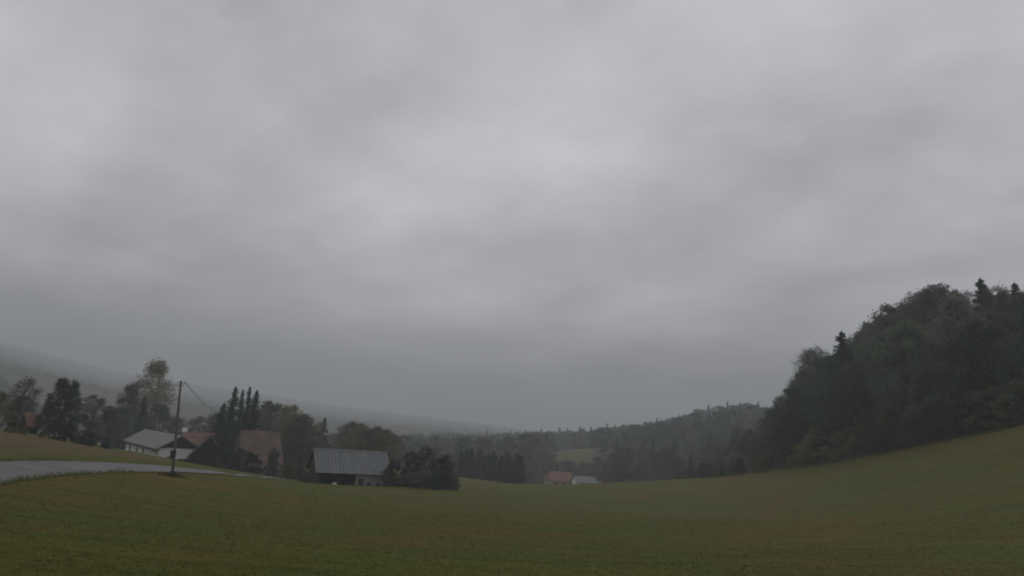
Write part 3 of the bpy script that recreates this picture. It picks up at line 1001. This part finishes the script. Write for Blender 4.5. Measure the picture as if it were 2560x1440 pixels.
# shrubs along the wood's edge
rs = random.Random(23)
for px in np.arange(1690, 2720, 24):
    px = px + rs.uniform(-8, 8)
    Y = edgeY(px) + rs.uniform(0.3, 5.0)
    x, y = xy_at(px, Y)
    bright = 2040 < px < 2160 or 1970 < px < 2010
    colr = rs.choice(['olive', 'yellow', 'yellow']) if bright else rs.choice(['olive', 'dull', 'dark', 'dark', 'green', 'brown'])
    tree('bush', 'shrub', colr, x, y, rs.uniform(2.2, 4.2) * ((1.6 if bright else 1.3) if px > 2000 else 0.9), rs.uniform(0.9, 1.3),
         {'yellow': 'yellow-green bush along the edge of the right-hand wood', 'olive': 'olive bush along the edge of the right-hand wood', 'green': 'mid green bush along the edge of the right-hand wood', 'dull': 'grey-green bush along the edge of the right-hand wood',
          'dark': 'dark bush along the edge of the right-hand wood', 'brown': 'brown bush along the edge of the right-hand wood'}[colr] + (', left end', ', mid-left', ', middle', ', mid-right', ', right end')[min(4, int((px - 1680) / 178))],
         'bushes along the edge of the right-hand wood', 'bush')


for px in (2190, 2232, 2268, 2305, 2338, 2366, 2402, 2430, 2466, 2492, 2524, 2556, 2590, 2630):
    px = px + rs.uniform(-8, 8)
    Y = edgeY(px) + rs.uniform(2.5, 5.5)
    x, y = xy_at(px, Y)
    colr = rs.choice(['olive', 'olive', 'dull', 'green'])
    tree('bush', 'shrub', colr, x, y, rs.uniform(4.2, 7.0), rs.uniform(0.9, 1.25), {'olive': 'tall olive', 'dull': 'tall grey-green', 'green': 'tall mid green'}[colr] + ' bush leaning out from the right-hand wood over the slope',
         'tall bushes before the right-hand wood', 'bush')

# ------------------------------------------------------------------ buildings
WHITE = mat('white_render', (0.80, 0.80, 0.78), 0.9, 0.10, 0.9)
OFFWHITE = mat('weathered_render', (0.21, 0.21, 0.19), 0.95, 0.22, 1.2)
DARKWOOD = mat('dark_timber', (0.022, 0.019, 0.017), 0.9, 0.3, 3, stretch=(6, 6, 0.5))
GREYWOOD = mat('grey_timber', (0.055, 0.050, 0.046), 0.9, 0.3, 3, stretch=(6, 6, 0.5))
LIGHTROOF = mat('pale_roof_sheet', (0.165, 0.165, 0.163), 0.7, 0.12, 0.7)
REDTILE = mat('red_tile', (0.16, 0.085, 0.066), 0.85, 0.25, 0.9, 0.4, 10)
OLDTILE = mat('old_red_tile', (0.110, 0.078, 0.066), 0.9, 0.30, 0.6, 0.4, 10)
SHEET = mat('grey_sheet', (0.080, 0.093, 0.101), 0.6, 0.2, 0.8, spec=0.4)
SHEETB = mat('grey_sheet_weathered', (0.100, 0.102, 0.108), 0.65, 0.2, 0.8, spec=0.4)
GLASS = mat('dark_window_glass', (0.02, 0.022, 0.025), 0.15, 0.1, 1.0, spec=0.5)
FRAME = mat('window_frame', (0.10, 0.085, 0.07), 0.7, 0.15, 3)
CONC = mat('pale_concrete', (0.30, 0.30, 0.28), 0.9, 0.2, 2)


def window(parent, face, u, z, w, h, W, L, frame=FRAME, name='window'):
    """face: 'front' (y=0, looking -y), 'left' (x=0, looking -x), 'right' (x=W)"""
    f, g = MB(), MB()
    b = 0.07

    def bar(mb, u0, u1, z0, z1, d0, d1):
        if face == 'front':
            mb.box(u0, u1, -d1, -d0, z0, z1)
        elif face == 'left':
            mb.box(-d1, -d0, u0, u1, z0, z1)
        else:
            mb.box(W + d0, W + d1, u0, u1, z0, z1)
    bar(f, u - w / 2 - b, u + w / 2 + b, z - b, z, 0, 0.06)
    bar(f, u - w / 2 - b, u + w / 2 + b, z + h, z + h + b, 0, 0.06)
    bar(f, u - w / 2 - b, u - w / 2, z, z + h, 0, 0.06)
    bar(f, u + w / 2, u + w / 2 + b, z, z + h, 0, 0.06)
    bar(f, u - 0.025, u + 0.025, z, z + h, 0.021, 0.05)
    fo = f.build(name, frame, parent)
    bar(g, u - w / 2, u + w / 2, z, z + h, 0, 0.02)
    g.build('pane', GLASS, fo)
    s = MB()
    bar(s, u - w / 2 - 0.12, u + w / 2 + 0.12, z - b - 0.06, z - b - 0.002, 0, 0.12)
    s.build('sill', CONC, fo)
    return fo


def axes_yaw(dx, dy):
    return math.atan2(dy, dx)


def base_at(x, y, W, L, yaw):
    c, s = math.cos(yaw), math.sin(yaw)
    return min(ground_z(x + u * c - v * s, y + u * s + v * c) for u in (0, W) for v in (0, L))


# white house: gable end (local x) faces right-front, long side (local y) runs away to the left
A = P(393, 1148, 128)
B = P(311, 1135, 147)
ly = (B - A)[:2]
Lh = float(np.linalg.norm(ly))
yaw = axes_yaw(ly[1], -ly[0])          # local x is perpendicular to local y
Wh = 6.4
zb = base_at(A[0], A[1], Wh, Lh, yaw)
eave = P(393, 1117, 128)[2] - zb
apex = P(440, 1090, 130)[2] - zb
r = empty('white_house', (A[0], A[1], zb), yaw)
tag(r, 'white house with pale grey roof and dark timber gable beside the lane', 'house')
MB().box(0, Wh, 0, Lh, -0.3, eave).build('wall', WHITE, r)
MB().prism([(0.0, eave + 0.003), (Wh, eave + 0.003), (Wh / 2, apex - 0.16)], 0.0, Lh).build('attic_wall', WHITE, r)
# dark boards of the gable, one by one
gab = MB().prism([(-0.02, eave - 0.1), (Wh + 0.02, eave - 0.1), (Wh / 2, apex - 0.2)], -0.04, -0.005).build('gable', DARKWOOD, r)
nb = 16
for i in range(nb):
    x0, x1 = Wh * i / nb + 0.02, Wh * (i + 1) / nb - 0.02
    xm = (x0 + x1) / 2
    zt = eave + (apex - 0.2 - eave) * (1 - abs(xm - Wh / 2) / (Wh / 2))
    MB().box(x0, x1, -0.075, -0.042, eave - 0.12, max(zt, eave + 0.02)).build('board', DARKWOOD, gab)
ov, og = 0.7, 1.1
sl_ = (apex - eave) / (Wh / 2)
rf = MB()
rf.slab((-ov, -og, eave - ov * sl_), (Wh / 2, -og, apex), (Wh / 2, Lh + 0.6, apex), (-ov, Lh + 0.6, eave - ov * sl_), -0.16)
rf.slab((Wh / 2, -og, apex + 0.004), (Wh + ov, -og, eave - ov * sl_), (Wh + ov, Lh + 0.6, eave - ov * sl_), (Wh / 2, Lh + 0.6, apex + 0.004), -0.16)
roof = rf.build('roof', LIGHTROOF, r)
MB().box(Wh / 2 + 0.6, Wh / 2 + 1.2, Lh * 0.55, Lh * 0.55 + 0.6, apex - 0.9, apex + 0.6).build('chimney', OFFWHITE, roof)
MB().box(-ov - 0.05, -ov - 0.003, -og, Lh + 0.6, eave - ov * sl_ - 0.24, eave - ov * sl_ + 0.02).build('gutter', GREYWOOD, roof)
MB().box(-ov, -0.02, 0.0, Lh, eave - 0.34, eave - 0.24).build('soffit', GREYWOOD, roof)
wz = max(0.4, eave * 0.30)
for k, u in enumerate((0.42, 0.62, 0.84)):
    window(r, 'left', Lh * u, wz, 0.85, eave * 0.42, Wh, Lh)
dr = MB().box(1.35, 2.75, -0.03, -0.004, -0.1, min(2.0, eave * 0.6)).build('door', DARKWOOD, r)
MB().box(2.55, 2.62, -0.08, -0.03, 0.9, 1.05).build('handle', CONC, dr)
window(r, 'front', 4.3, 0.55, 2.2, eave * 0.30, Wh, Lh, GREYWOOD)

# dark timber barn with its gable to the lane
A = P(473, 1165, 122)
Wd, Ld = 5.2, 11.0
yaw = math.radians(21)
zb = base_at(A[0], A[1], Wd, Ld, yaw)
apex = P(493, 1092, 123.5)[2] - zb
eave = apex - 3.0
r = empty('timber_barn', (A[0], A[1], zb), yaw)
tag(r, 'dark timber barn with steep gable between white house and large red roof', 'barn')
w_ = MB().prism([(0, -0.3), (Wd, -0.3), (Wd, eave), (Wd / 2, apex - 0.18), (0, eave)], 0, Ld).build('wall', DARKWOOD, r)
for i in range(15):
    x0, x1 = Wd * i / 15 + 0.02, Wd * (i + 1) / 15 - 0.02
    xm = (x0 + x1) / 2
    MB().box(x0, x1, -0.04, -0.003, -0.2, eave + (apex - 0.25 - eave) * (1 - abs(xm - Wd / 2) / (Wd / 2))).build('board', DARKWOOD, w_)
sl_ = (apex - eave) / (Wd / 2)
ov = 0.5
rf = MB()
rf.slab((-ov, -0.6, eave - ov * sl_), (Wd / 2, -0.6, apex), (Wd / 2, Ld + 0.4, apex), (-ov, Ld + 0.4, eave - ov * sl_), -0.15)
rf.slab((Wd / 2, -0.6, apex + 0.004), (Wd + ov, -0.6, eave - ov * sl_), (Wd + ov, Ld + 0.4, eave - ov * sl_), (Wd / 2, Ld + 0.4, apex + 0.004), -0.15)
rf.build('roof', DARKWOOD, r)
MB().box(Wd * 0.5, Wd * 0.5 + 2.2, -0.09, -0.045, -0.1, 2.4).build('door', DARKWOOD, r)


def side_house(name, label, cat, pL, pR, eave_px, ridge_px, depth, wallm, roofm, hip=0.0, windows=(), ov=0.5, chimney=None, front_wall=True):
    """long side to the camera; pL, pR: foot of the front wall (pixel, pixel, distance)"""
    a, b = P(*pL), P(*pR)
    d = (b - a)[:2]
    Wd = float(np.linalg.norm(d))
    yaw = axes_yaw(d[0], d[1])
    zb = base_at(a[0], a[1], Wd, depth, yaw)
    ym = (pL[2] + pR[2]) / 2
    eave = P(eave_px[0], eave_px[1], ym)[2] - zb
    apex = P(ridge_px[0], ridge_px[1], ym + depth / 2)[2] - zb
    r = empty(name, (a[0], a[1], zb), yaw)
    tag(r, label, cat)
    MB().box(0, Wd, 0, depth, -0.4, eave).build('wall', wallm, r)
    if hip < 0.3:
        for k, x0 in enumerate((0.0, Wd - 0.2)):
            m = MB()
            m.prism([(0.01, eave + 0.003), (depth - 0.01, eave + 0.003), (depth / 2, apex - 0.2)], 0, 0.2)
            m.v = [(x0 + p[1], p[0], p[2]) for p in m.v]
            m.f = [tuple(reversed(f)) for f in m.f]
            m.build('gable', wallm, r)
    s = (apex - eave) / (depth / 2)
    rf = MB()
    ze = eave - ov * s
    rf.slab((-ov, -ov, ze), (Wd + ov, -ov, ze), (Wd + ov - hip, depth / 2, apex), (-ov + hip, depth / 2, apex), -0.18)
    rf.slab((Wd + ov, depth + ov, ze), (-ov, depth + ov, ze), (-ov + hip, depth / 2, apex + 0.004), (Wd + ov - hip, depth / 2, apex + 0.004), -0.18)
    if hip >= 0.3:
        rf.poly([(Wd + ov, -ov, ze), (Wd + ov, depth + ov, ze), (Wd + ov - hip, depth / 2, apex)])
        rf.poly([(-ov, depth + ov, ze), (-ov, -ov, ze), (-ov + hip, depth / 2, apex)])
    roof = rf.build('roof', roofm, r)
    for (u, z, w, h) in windows:
        window(r, 'front', Wd * u, z, w, h, Wd, depth)
    if chimney:
        MB().box(Wd * chimney - 0.35, Wd * chimney + 0.35, depth * 0.5, depth * 0.5 + 0.7, apex - 1.0, apex + 0.9).build('chimney', WHITE, roof)
    return r, Wd, eave, apex


side_house('brick_red_house', 'small red-tiled house behind the dark timber barn', 'house', (468, 1166, 146), (556, 1168, 151), (520, 1122, 148), (520, 1084, 148), 7.0, OFFWHITE, REDTILE,
           windows=[(0.9, 1.2, 0.8, 0.9)], chimney=0.03)
side_house('red_house', 'large house under a high weathered red roof behind dark bushes', 'house', (598, 1188, 119), (700, 1196, 122), (650, 1166, 120), (645, 1078, 122), 8.5, OFFWHITE, OLDTILE, hip=0.45,
           windows=[(0.60, 0.5, 0.55, 0.6), (0.84, 0.5, 0.55, 0.6)], ov=0.4)
side_house('garden_hut', 'little hut with rusty red roof among the trees at far left', 'hut', (68, 1088, 100), (92, 1090, 101), (80, 1062, 101), (80, 1036, 103), 2.4, DARKWOOD, REDTILE, ov=0.3,
           windows=[(0.5, 0.9, 0.5, 0.5)])
side_house('far_farmhouse', 'far farmhouse with bright red roof in the valley beyond the field', 'house', (1378, 1217, 288), (1438, 1217, 291), (1408, 1202, 290), (1408, 1181, 293), 8.0, CONC, REDTILE, hip=1.0,
           windows=[(0.2, 0.9, 0.9, 1.0), (0.5, 0.9, 0.9, 1.0), (0.8, 0.9, 0.9, 1.0)])
side_house('far_shed', 'pale grey shed joined to the right of the far farmhouse', 'shed', (1442, 1218, 284), (1490, 1218, 286), (1464, 1206, 285), (1464, 1192, 288), 6.0, WHITE, SHEETB,
           windows=[(0.6, 0.4, 1.6, 1.0)])

# grey barn with sheet roof, open bay on the left and masonry on the right
a, b = P(792, 1208, 106.5), P(968, 1219, 110.5)
d = (b - a)[:2]
Wb = float(np.linalg.norm(d))
Db = 7.6
yaw = axes_yaw(d[0], d[1])
zb = base_at(a[0], a[1], Wb, Db, yaw)
eave = (P(870, 1176, 108.5)[2] - zb)
apex = P(885, 1127, 112)[2] - zb
r = empty('grey_barn', (a[0], a[1], zb), yaw)
tag(r, 'weathered barn with blue-grey sheet roof and dark open bay at the field edge', 'barn')
MB().box(0.0, Wb, Db - 0.2, Db, -0.4, eave).build('back_wall', DARKWOOD, r)
gm_ = MB().prism([(0, -0.4), (Db - 0.21, -0.4), (Db - 0.21, eave), (Db / 2, apex - 0.15), (0, eave)], 0, 0.15)
gm_.v = [(p[1], p[0], p[2]) for p in gm_.v]
gm_.f = [tuple(reversed(f)) for f in gm_.f]
gable = gm_.build('gable_wall', GREYWOOD, r)
for i in range(18):
    y0, y1 = Db * i / 18 + 0.015, Db * (i + 1) / 18 - 0.015
    ymid = (y0 + y1) / 2
    zt = eave + (apex - 0.2 - eave) * (1 - abs(ymid - Db / 2) / (Db / 2))
    MB().box(-0.035, -0.003, y0, y1, -0.2, zt).build('board', GREYWOOD, gable)
g2 = MB().prism([(0.21, -0.4), (Db - 0.21, -0.4), (Db - 0.21, eave), (Db / 2, apex - 0.15), (0.21, eave)], 0, 0.15)
g2.v = [(Wb - 0.15 + p[1], p[0], p[2]) for p in g2.v]
g2.f = [tuple(reversed(f)) for f in g2.f]
g2.build('gable_wall', GREYWOOD, r)
ms = Wb * 0.53
mw = MB().box(ms, Wb - 0.004, 0.0, 0.2, -0.4, eave - 0.28).build('masonry_wall', OFFWHITE, r)
MB().box(ms, ms + 0.2, 0.21, Db - 0.21, -0.4, eave).build('partition', DARKWOOD, r)
MB().box(0.16, Wb - 0.01, 0.02, 0.18, eave - 0.27, eave - 0.02).build('wall_plate', DARKWOOD, r)
dr = MB().box(ms + 0.45, ms + 1.15, -0.04, -0.004, -0.2, 1.55).build('door', DARKWOOD, r)
MB().box(ms + 1.0, ms + 1.06, -0.08, -0.04, 0.8, 0.95).build('handle', CONC, dr)
for u in (0.42, 0.70):
    window(r, 'front', ms + (Wb - ms) * u, 0.55, 0.45, 0.45, Wb, Db)
MB().box(0.16, 0.42, -0.05, 0.2, -0.3, eave - 0.28).build('post', GREYWOOD, r)
MB().box(ms * 0.52, ms * 0.52 + 0.18, 0.0, 0.18, -0.3, eave - 0.28).build('post', DARKWOOD, r)
ov = 0.55
s_ = (apex - eave) / (Db / 2)
ze = eave - ov * s_
under = MB()
under.slab((-0.4, -ov + 0.05, ze - 0.02), (Wb + 0.4, -ov + 0.05, ze - 0.02), (Wb + 0.4, Db / 2, apex - 0.04), (-0.4, Db / 2, apex - 0.04), 0.10)
under.slab((Wb + 0.4, Db + ov, ze - 0.02), (-0.4, Db + ov, ze - 0.02), (-0.4, Db / 2, apex - 0.036), (Wb + 0.4, Db / 2, apex - 0.036), 0.10)
roof = under.build('roof', DARKWOOD, r)
npan = 22
pw = (Wb + 0.8) / npan
rp = random.Random(4)
for side in (0, 1):
    for i in range(npan):
        x0, x1 = -0.4 + i * pw + 0.004, -0.4 + (i + 1) * pw - 0.004
        lift = 0.012 + 0.006 * rp.random()
        m = MB()
        y_e, y_r = (-ov - 0.06, Db / 2 - 0.02) if side == 0 else (Db + ov + 0.06, Db / 2 + 0.02)
        zeL, zrL = ze - 0.06 * s_ + lift, apex - 0.01 + lift
        pts = [(x0, y_e, zeL), (x1, y_e, zeL), (x1, y_r, zrL), (x0, y_r, zrL)]
        if side:
            pts = [pts[1], pts[0], pts[3], pts[2]]
        m.slab(*pts, -0.012)
        sg = x0 + 0.005
        q = [(sg, y_e, zeL + 0.01), (sg + 0.05, y_e, zeL + 0.01), (sg + 0.05, y_r, zrL + 0.01), (sg, y_r, zrL + 0.01)]
        if side:
            q = [q[1], q[0], q[3], q[2]]
        m.slab(*q, -0.06)
        m.build('roof_panel', SHEETB if rp.random() < 0.3 else SHEET, roof)
MB().prism([(-0.14, -0.03), (0.0, 0.09), (0.14, -0.03)], -0.42, Wb + 0.42)
rc = MB().prism([(Db / 2 - 0.2, apex - 0.02), (Db / 2 + 0.2, apex - 0.02), (Db / 2, apex + 0.11)], -0.42, Wb + 0.42)
rc.v = [(p[1], p[0], p[2]) for p in rc.v]
rc.f = [tuple(reversed(f)) for f in rc.f]
rc.build('ridge_cap', SHEETB, roof)

# pale bundle in front of the open bay
q = P(836, 1211, 104.5)
m = MB()
prof = [(0.0, 0.0), (0.42, 0.0), (0.5, 0.14), (0.46, 0.34), (0.3, 0.52), (0.12, 0.6), (0.0, 0.6)]
n = 12
for k, (rr_, zz_) in enumerate(prof):
    for j in range(n):
        an = 2 * math.pi * j / n
        m.v.append((rr_ * (1.25 + 0.08 * math.sin(3 * an)) * math.cos(an), rr_ * math.sin(an), zz_ * (1 + 0.08 * math.cos(2 * an))))
for k in range(len(prof) - 1):
    for j in range(n):
        m.f.append((k * n + j, k * n + (j + 1) % n, (k + 1) * n + (j + 1) % n, (k + 1) * n + j))
sk = m.build('sack', CONC, None, True)
sk.scale = (0.6, 0.6, 0.6)
sk.location = (q[0], q[1], ground_z(q[0], q[1]) - 0.02)
tag(sk, 'small pale bundle lying before the open bay of the grey barn', 'sack')

# ------------------------------------------------------------------ pole, cable, tuft
POLEW = mat('pole_wood', (0.11, 0.105, 0.098), 0.9, 0.3, 4, stretch=(5, 5, 0.4))
IRON = mat('dull_iron', (0.03, 0.03, 0.032), 0.6, 0.2, 4)
YEL = mat('faded_yellow', (0.10, 0.08, 0.045), 0.8, 0.3, 3)
Yp = 60.5
foot = P(432, 1181, Yp)
gz = ground_z(foot[0], foot[1])
topw = P(452, 956, Yp)
r = empty('utility_pole', (foot[0], foot[1], gz), 0)
tag(r, 'slightly leaning dark wooden utility pole on the near side of the lane', 'pole')
tv = topw - np.array([foot[0], foot[1], gz])
MB().tube([(-0.02 * tv[0], -0.02 * tv[1], -0.4), tuple(tv * 0.33), tuple(tv * 0.66), tuple(tv)], [0.115, 0.105, 0.095, 0.085], 12).build('shaft', POLEW, r, True)
MB().tube([tuple(tv), tuple(tv + np.array([0.01, 0, 0.14]))], [0.14, 0.02], 12).build('cap', IRON, r, True)
for k, s in enumerate((-1, 1)):
    bp = tv * 0.965
    br = MB().tube([tuple(bp), tuple(bp + np.array([0.26 * s, -0.05, 0.0])), tuple(bp + np.array([0.28 * s, -0.05, 0.16]))], [0.022, 0.022, 0.02], 6).build('bracket', IRON, r)
    MB().tube([tuple(bp + np.array([0.28 * s, -0.05, 0.14])), tuple(bp + np.array([0.28 * s, -0.05, 0.20])), tuple(bp + np.array([0.28 * s, -0.05, 0.27]))], [0.05, 0.06, 0.03], 8).build('insulator', CONC, br, True)
jb = tv * 0.235
MB().box(jb[0] - 0.20, jb[0] + 0.20, jb[1] - 0.30, jb[1] - 0.13, jb[2] - 0.28, jb[2] + 0.28).build('junction_box', IRON, r)
for k in range(2):
    bz = tv * (0.10 - 0.05 * k)
    MB().tube([tuple(bz - np.array([0, 0, 0.07])), tuple(bz + np.array([0, 0, 0.07]))], [0.125, 0.125], 12).build('band', YEL, r, True)

ca, cb = topw + np.array([0.28, -0.05, 0.1]), P(566, 1034, 138)
pts = []
for k in range(25):
    u = k / 24
    p = ca * (1 - u) + cb * u
    p[2] -= 1.6 * 4 * u * (1 - u) * 0.5
    pts.append(p)
cab = MB().tube(pts, [0.028] * 25, 5).build('power_cable', IRON)
tag(cab, 'thin dark cable sagging from the pole top towards the spruce clump', 'cable')

# dry grass tuft round the pole's foot
rg = np.random.default_rng(9)
V = []
for k in range(260):
    an, rr_ = rg.uniform(0, 6.283), abs(rg.normal(0, 0.55))
    x, y = foot[0] + 0.15 + rr_ * math.cos(an) * 1.5, foot[1] - 0.1 + rr_ * math.sin(an)
    h, w = rg.uniform(0.15, 0.5) * max(0.3, 1 - rr_ / 1.6), rg.uniform(0.01, 0.025)
    lean = rg.normal(0, 0.16, 2)
    z = 0.0
    V += [(x - w, y, z), (x + w, y, z), (x + w * 0.4 + lean[0], y + lean[1], h), (x - w * 0.4 + lean[0], y + lean[1], h)]
V = np.array(V)
base = mesh_z(V[::4, 0], V[::4, 1]).repeat(4)
V[:, 2] += base - 0.03
DRY = leaf_mat('dry_grass', (0.045, 0.032, 0.018), (0.09, 0.065, 0.032))
tuft = bpy.data.objects.new('grass_tuft', np_mesh('grass_tuft', V, np.arange(len(V)).reshape(-1, 4), DRY, False))
COL.objects.link(tuft)
tag(tuft, 'brown tuft of long grass around the foot of the pole', 'grass', kind='stuff')

# short meadow grass on the near slope
rg = np.random.default_rng(31)
NT = 50000
Yg = 1 / rg.uniform(1 / 95, 1 / 15.0, NT)
pxg = rg.uniform(-120, 2680, NT)
gx_, gy_ = (pxg - 1280) / FPX * Yg * 1.05, Yg
ed = np.interp(pxg, EDGE_PX, EDGE_Y)
keep = (gx_ > np.interp(gy_, [p[1] for p in sorted(road_R, key=lambda p: p[1])], [p[0] for p in sorted(road_R, key=lambda p: p[1])]) + rg.normal(0.1, 0.2, NT)) & ((pxg < 1500) | (gy_ < ed))
gx_, gy_ = gx_[keep], gy_[keep]
gz_ = mesh_z(gx_, gy_) - 0.015
sc_ = 0.55 + gy_ / 60
NBL = 5
gx_, gy_, gz_, sc_ = (a.repeat(NBL) for a in (gx_, gy_, gz_, sc_))
k = len(gx_)
gx_ = gx_ + rg.normal(0, 0.06, k) * sc_
gy_ = gy_ + rg.normal(0, 0.06, k) * sc_
an = rg.uniform(0, math.pi, k)
wv = np.stack([np.cos(an), np.sin(an)], -1) * (rg.uniform(0.006, 0.014, k) * sc_)[:, None]
ln = rg.normal(0, 0.05, (k, 2)) * sc_[:, None]
hb = rg.uniform(0.02, 0.065, k) * np.minimum(sc_, 1.4)
b0 = np.stack([gx_ - wv[:, 0], gy_ - wv[:, 1], gz_], -1)
b1 = np.stack([gx_ + wv[:, 0], gy_ + wv[:, 1], gz_], -1)
b2 = np.stack([gx_ + wv[:, 0] * 0.3 + ln[:, 0], gy_ + wv[:, 1] * 0.3 + ln[:, 1], gz_ + hb], -1)
b3 = np.stack([gx_ - wv[:, 0] * 0.3 + ln[:, 0], gy_ - wv[:, 1] * 0.3 + ln[:, 1], gz_ + hb], -1)
V = np.stack([b0, b1, b2, b3], 1).reshape(-1, 3)
BLADE2 = bpy.data.materials.new('field_blades')
BLADE2.use_nodes = True
bt = BLADE2.node_tree
bb = bt.nodes['Principled BSDF']
bco = nd(bt, 'ShaderNodeTexCoord').outputs['Object']
bcol = meadow_colour(bt, bco)[0]
bgeo = nd(bt, 'ShaderNodeNewGeometry')
bv = mth(bt, 'ADD', 1.15, mth(bt, 'MULTIPLY', bgeo.outputs['Random Per Island'], 0.45))
bt.links.new(mixc(bt, 1.0, bcol, bv, 'MULTIPLY'), bb.inputs['Base Color'])
bb.inputs['Roughness'].default_value = 0.9
bb.inputs['Specular IOR Level'].default_value = 0.1
BLADE = leaf_mat('meadow_blades', (0.095, 0.108, 0.029), (0.118, 0.118, 0.036), (0.13, 0.105, 0.04), 0.0)
gr = bpy.data.objects.new('grass', np_mesh('grass', V, np.arange(len(V)).reshape(-1, 4), BLADE2, False))
COL.objects.link(gr)
tag(gr, 'short olive meadow grass on the near slope', 'grass', kind='stuff')

# long grass at the foot of the right-hand wood
rg = np.random.default_rng(44)
km = 9000
pm = rg.uniform(1600, 2640, km)
ym = np.interp(pm, EDGE_PX, EDGE_Y) + np.abs(rg.normal(0, 1.3, km)) * np.where(rg.random(km) < 0.5, -1, 1.6) + 0.9 * np.sin(pm * 0.045)
xm = (pm - 1280) / FPX * ym * 1.03
zm = mesh_z(xm, ym) - 0.03
hm = rg.uniform(0.15, 0.75, km) * (0.6 + 0.4 * np.sin(pm * 0.11))
wm = rg.uniform(0.02, 0.05, km)
lm = rg.normal(0, 0.12, (km, 2))
V = np.stack([np.stack([xm - wm, ym, zm], -1), np.stack([xm + wm, ym, zm], -1), np.stack([xm + wm * 0.3 + lm[:, 0], ym + lm[:, 1], zm + hm], -1), np.stack([xm - wm * 0.3 + lm[:, 0], ym + lm[:, 1], zm + hm], -1)], 1).reshape(-1, 3)
LONG = leaf_mat('long_grass', (0.075, 0.078, 0.028), (0.12, 0.10, 0.045), (0.13, 0.10, 0.05), 0.0)
mg = bpy.data.objects.new('long_grass', np_mesh('long_grass', V, np.arange(len(V)).reshape(-1, 4), LONG, False))
COL.objects.link(mg)
tag(mg, 'long dry grass at the foot of the right-hand wood', 'grass', kind='stuff')

# ragged verge along both edges of the lane
rg = np.random.default_rng(12)
V = []
for e in (rl, rr):
    for k in range(2600):
        i = int(len(e) * rg.random() ** 1.0) % (len(e) - 1)
        u = rg.random()
        p = e[i] * (1 - u) + e[i + 1] * u
        off = rg.normal(0, 0.22 + 0.25 * (math.sin(p[1] * 1.9) * math.sin(p[1] * 0.7) > 0.2))
        x, y = p[0] + off, p[1] + rg.normal(0, 0.1)
        h, w = rg.uniform(0.05, 0.20) * (1.0 if y < 58 else 0.3), rg.uniform(0.012, 0.03)
        lx, lyv = rg.normal(0, 0.06, 2)
        V += [(x - w, y, 0), (x + w, y, 0), (x + w * 0.3 + lx, y + lyv, h), (x - w * 0.3 + lx, y + lyv, h)]
V = np.array(V)
V[:, 2] += np.maximum(mesh_z(V[::4, 0], V[::4, 1]), heights(V[::4, 0], V[::4, 1]) - 0.03).repeat(4)
vg = bpy.data.objects.new('verge_grass', np_mesh('verge_grass', V, np.arange(len(V)).reshape(-1, 4), BLADE, False))
COL.objects.link(vg)
tag(vg, 'ragged grass along both edges of the lane', 'grass', kind='stuff')

# ------------------------------------------------------------------ haze
HZ = bpy.data.materials.new('haze')
HZ.use_nodes = True
ht = HZ.node_tree
ht.nodes.clear()
pv = nd(ht, 'ShaderNodeVolumePrincipled')
pv.inputs['Color'].default_value = (0.75, 0.785, 0.81, 1)
pv.inputs['Density'].default_value = 0.00085
ho = nd(ht, 'ShaderNodeOutputMaterial')
ht.links.new(pv.outputs[0], ho.inputs['Volume'])
zlo = float(min(GZ.min(), CAM[2] - 62)) - 1.5
ztop = max(max(max((o.matrix_world @ Vector(c))[2] for c in o.bound_box) for o in COL.objects if o.type == 'MESH' and o.parent is None), CAM[2]) + 3
haze = MB().box(-3300, 3300, -260, 3300, zlo, ztop).build('haze', HZ)
tag(haze, 'thin grey rain haze filling the valley air', 'haze', kind='stuff')
ORD = 'first second third fourth fifth sixth seventh eighth ninth tenth eleventh twelfth thirteenth fourteenth fifteenth sixteenth seventeenth eighteenth nineteenth twentieth'.split()
shared = {}
for o in COL.objects:
    if o.parent is None and o.get('label'):
        shared.setdefault(o['label'], []).append(o)
for lab, obs in shared.items():
    if 1 < len(obs) <= 20:
        for k, o in enumerate(sorted(obs, key=lambda q: project(q.location)[0])):
            o['label'] = lab + ', ' + ORD[k] + ' from left'
print('TERRAIN', GZ.min(), GZ.max(), 'HAZE', zlo, ztop, 'TREES', len(TREES))
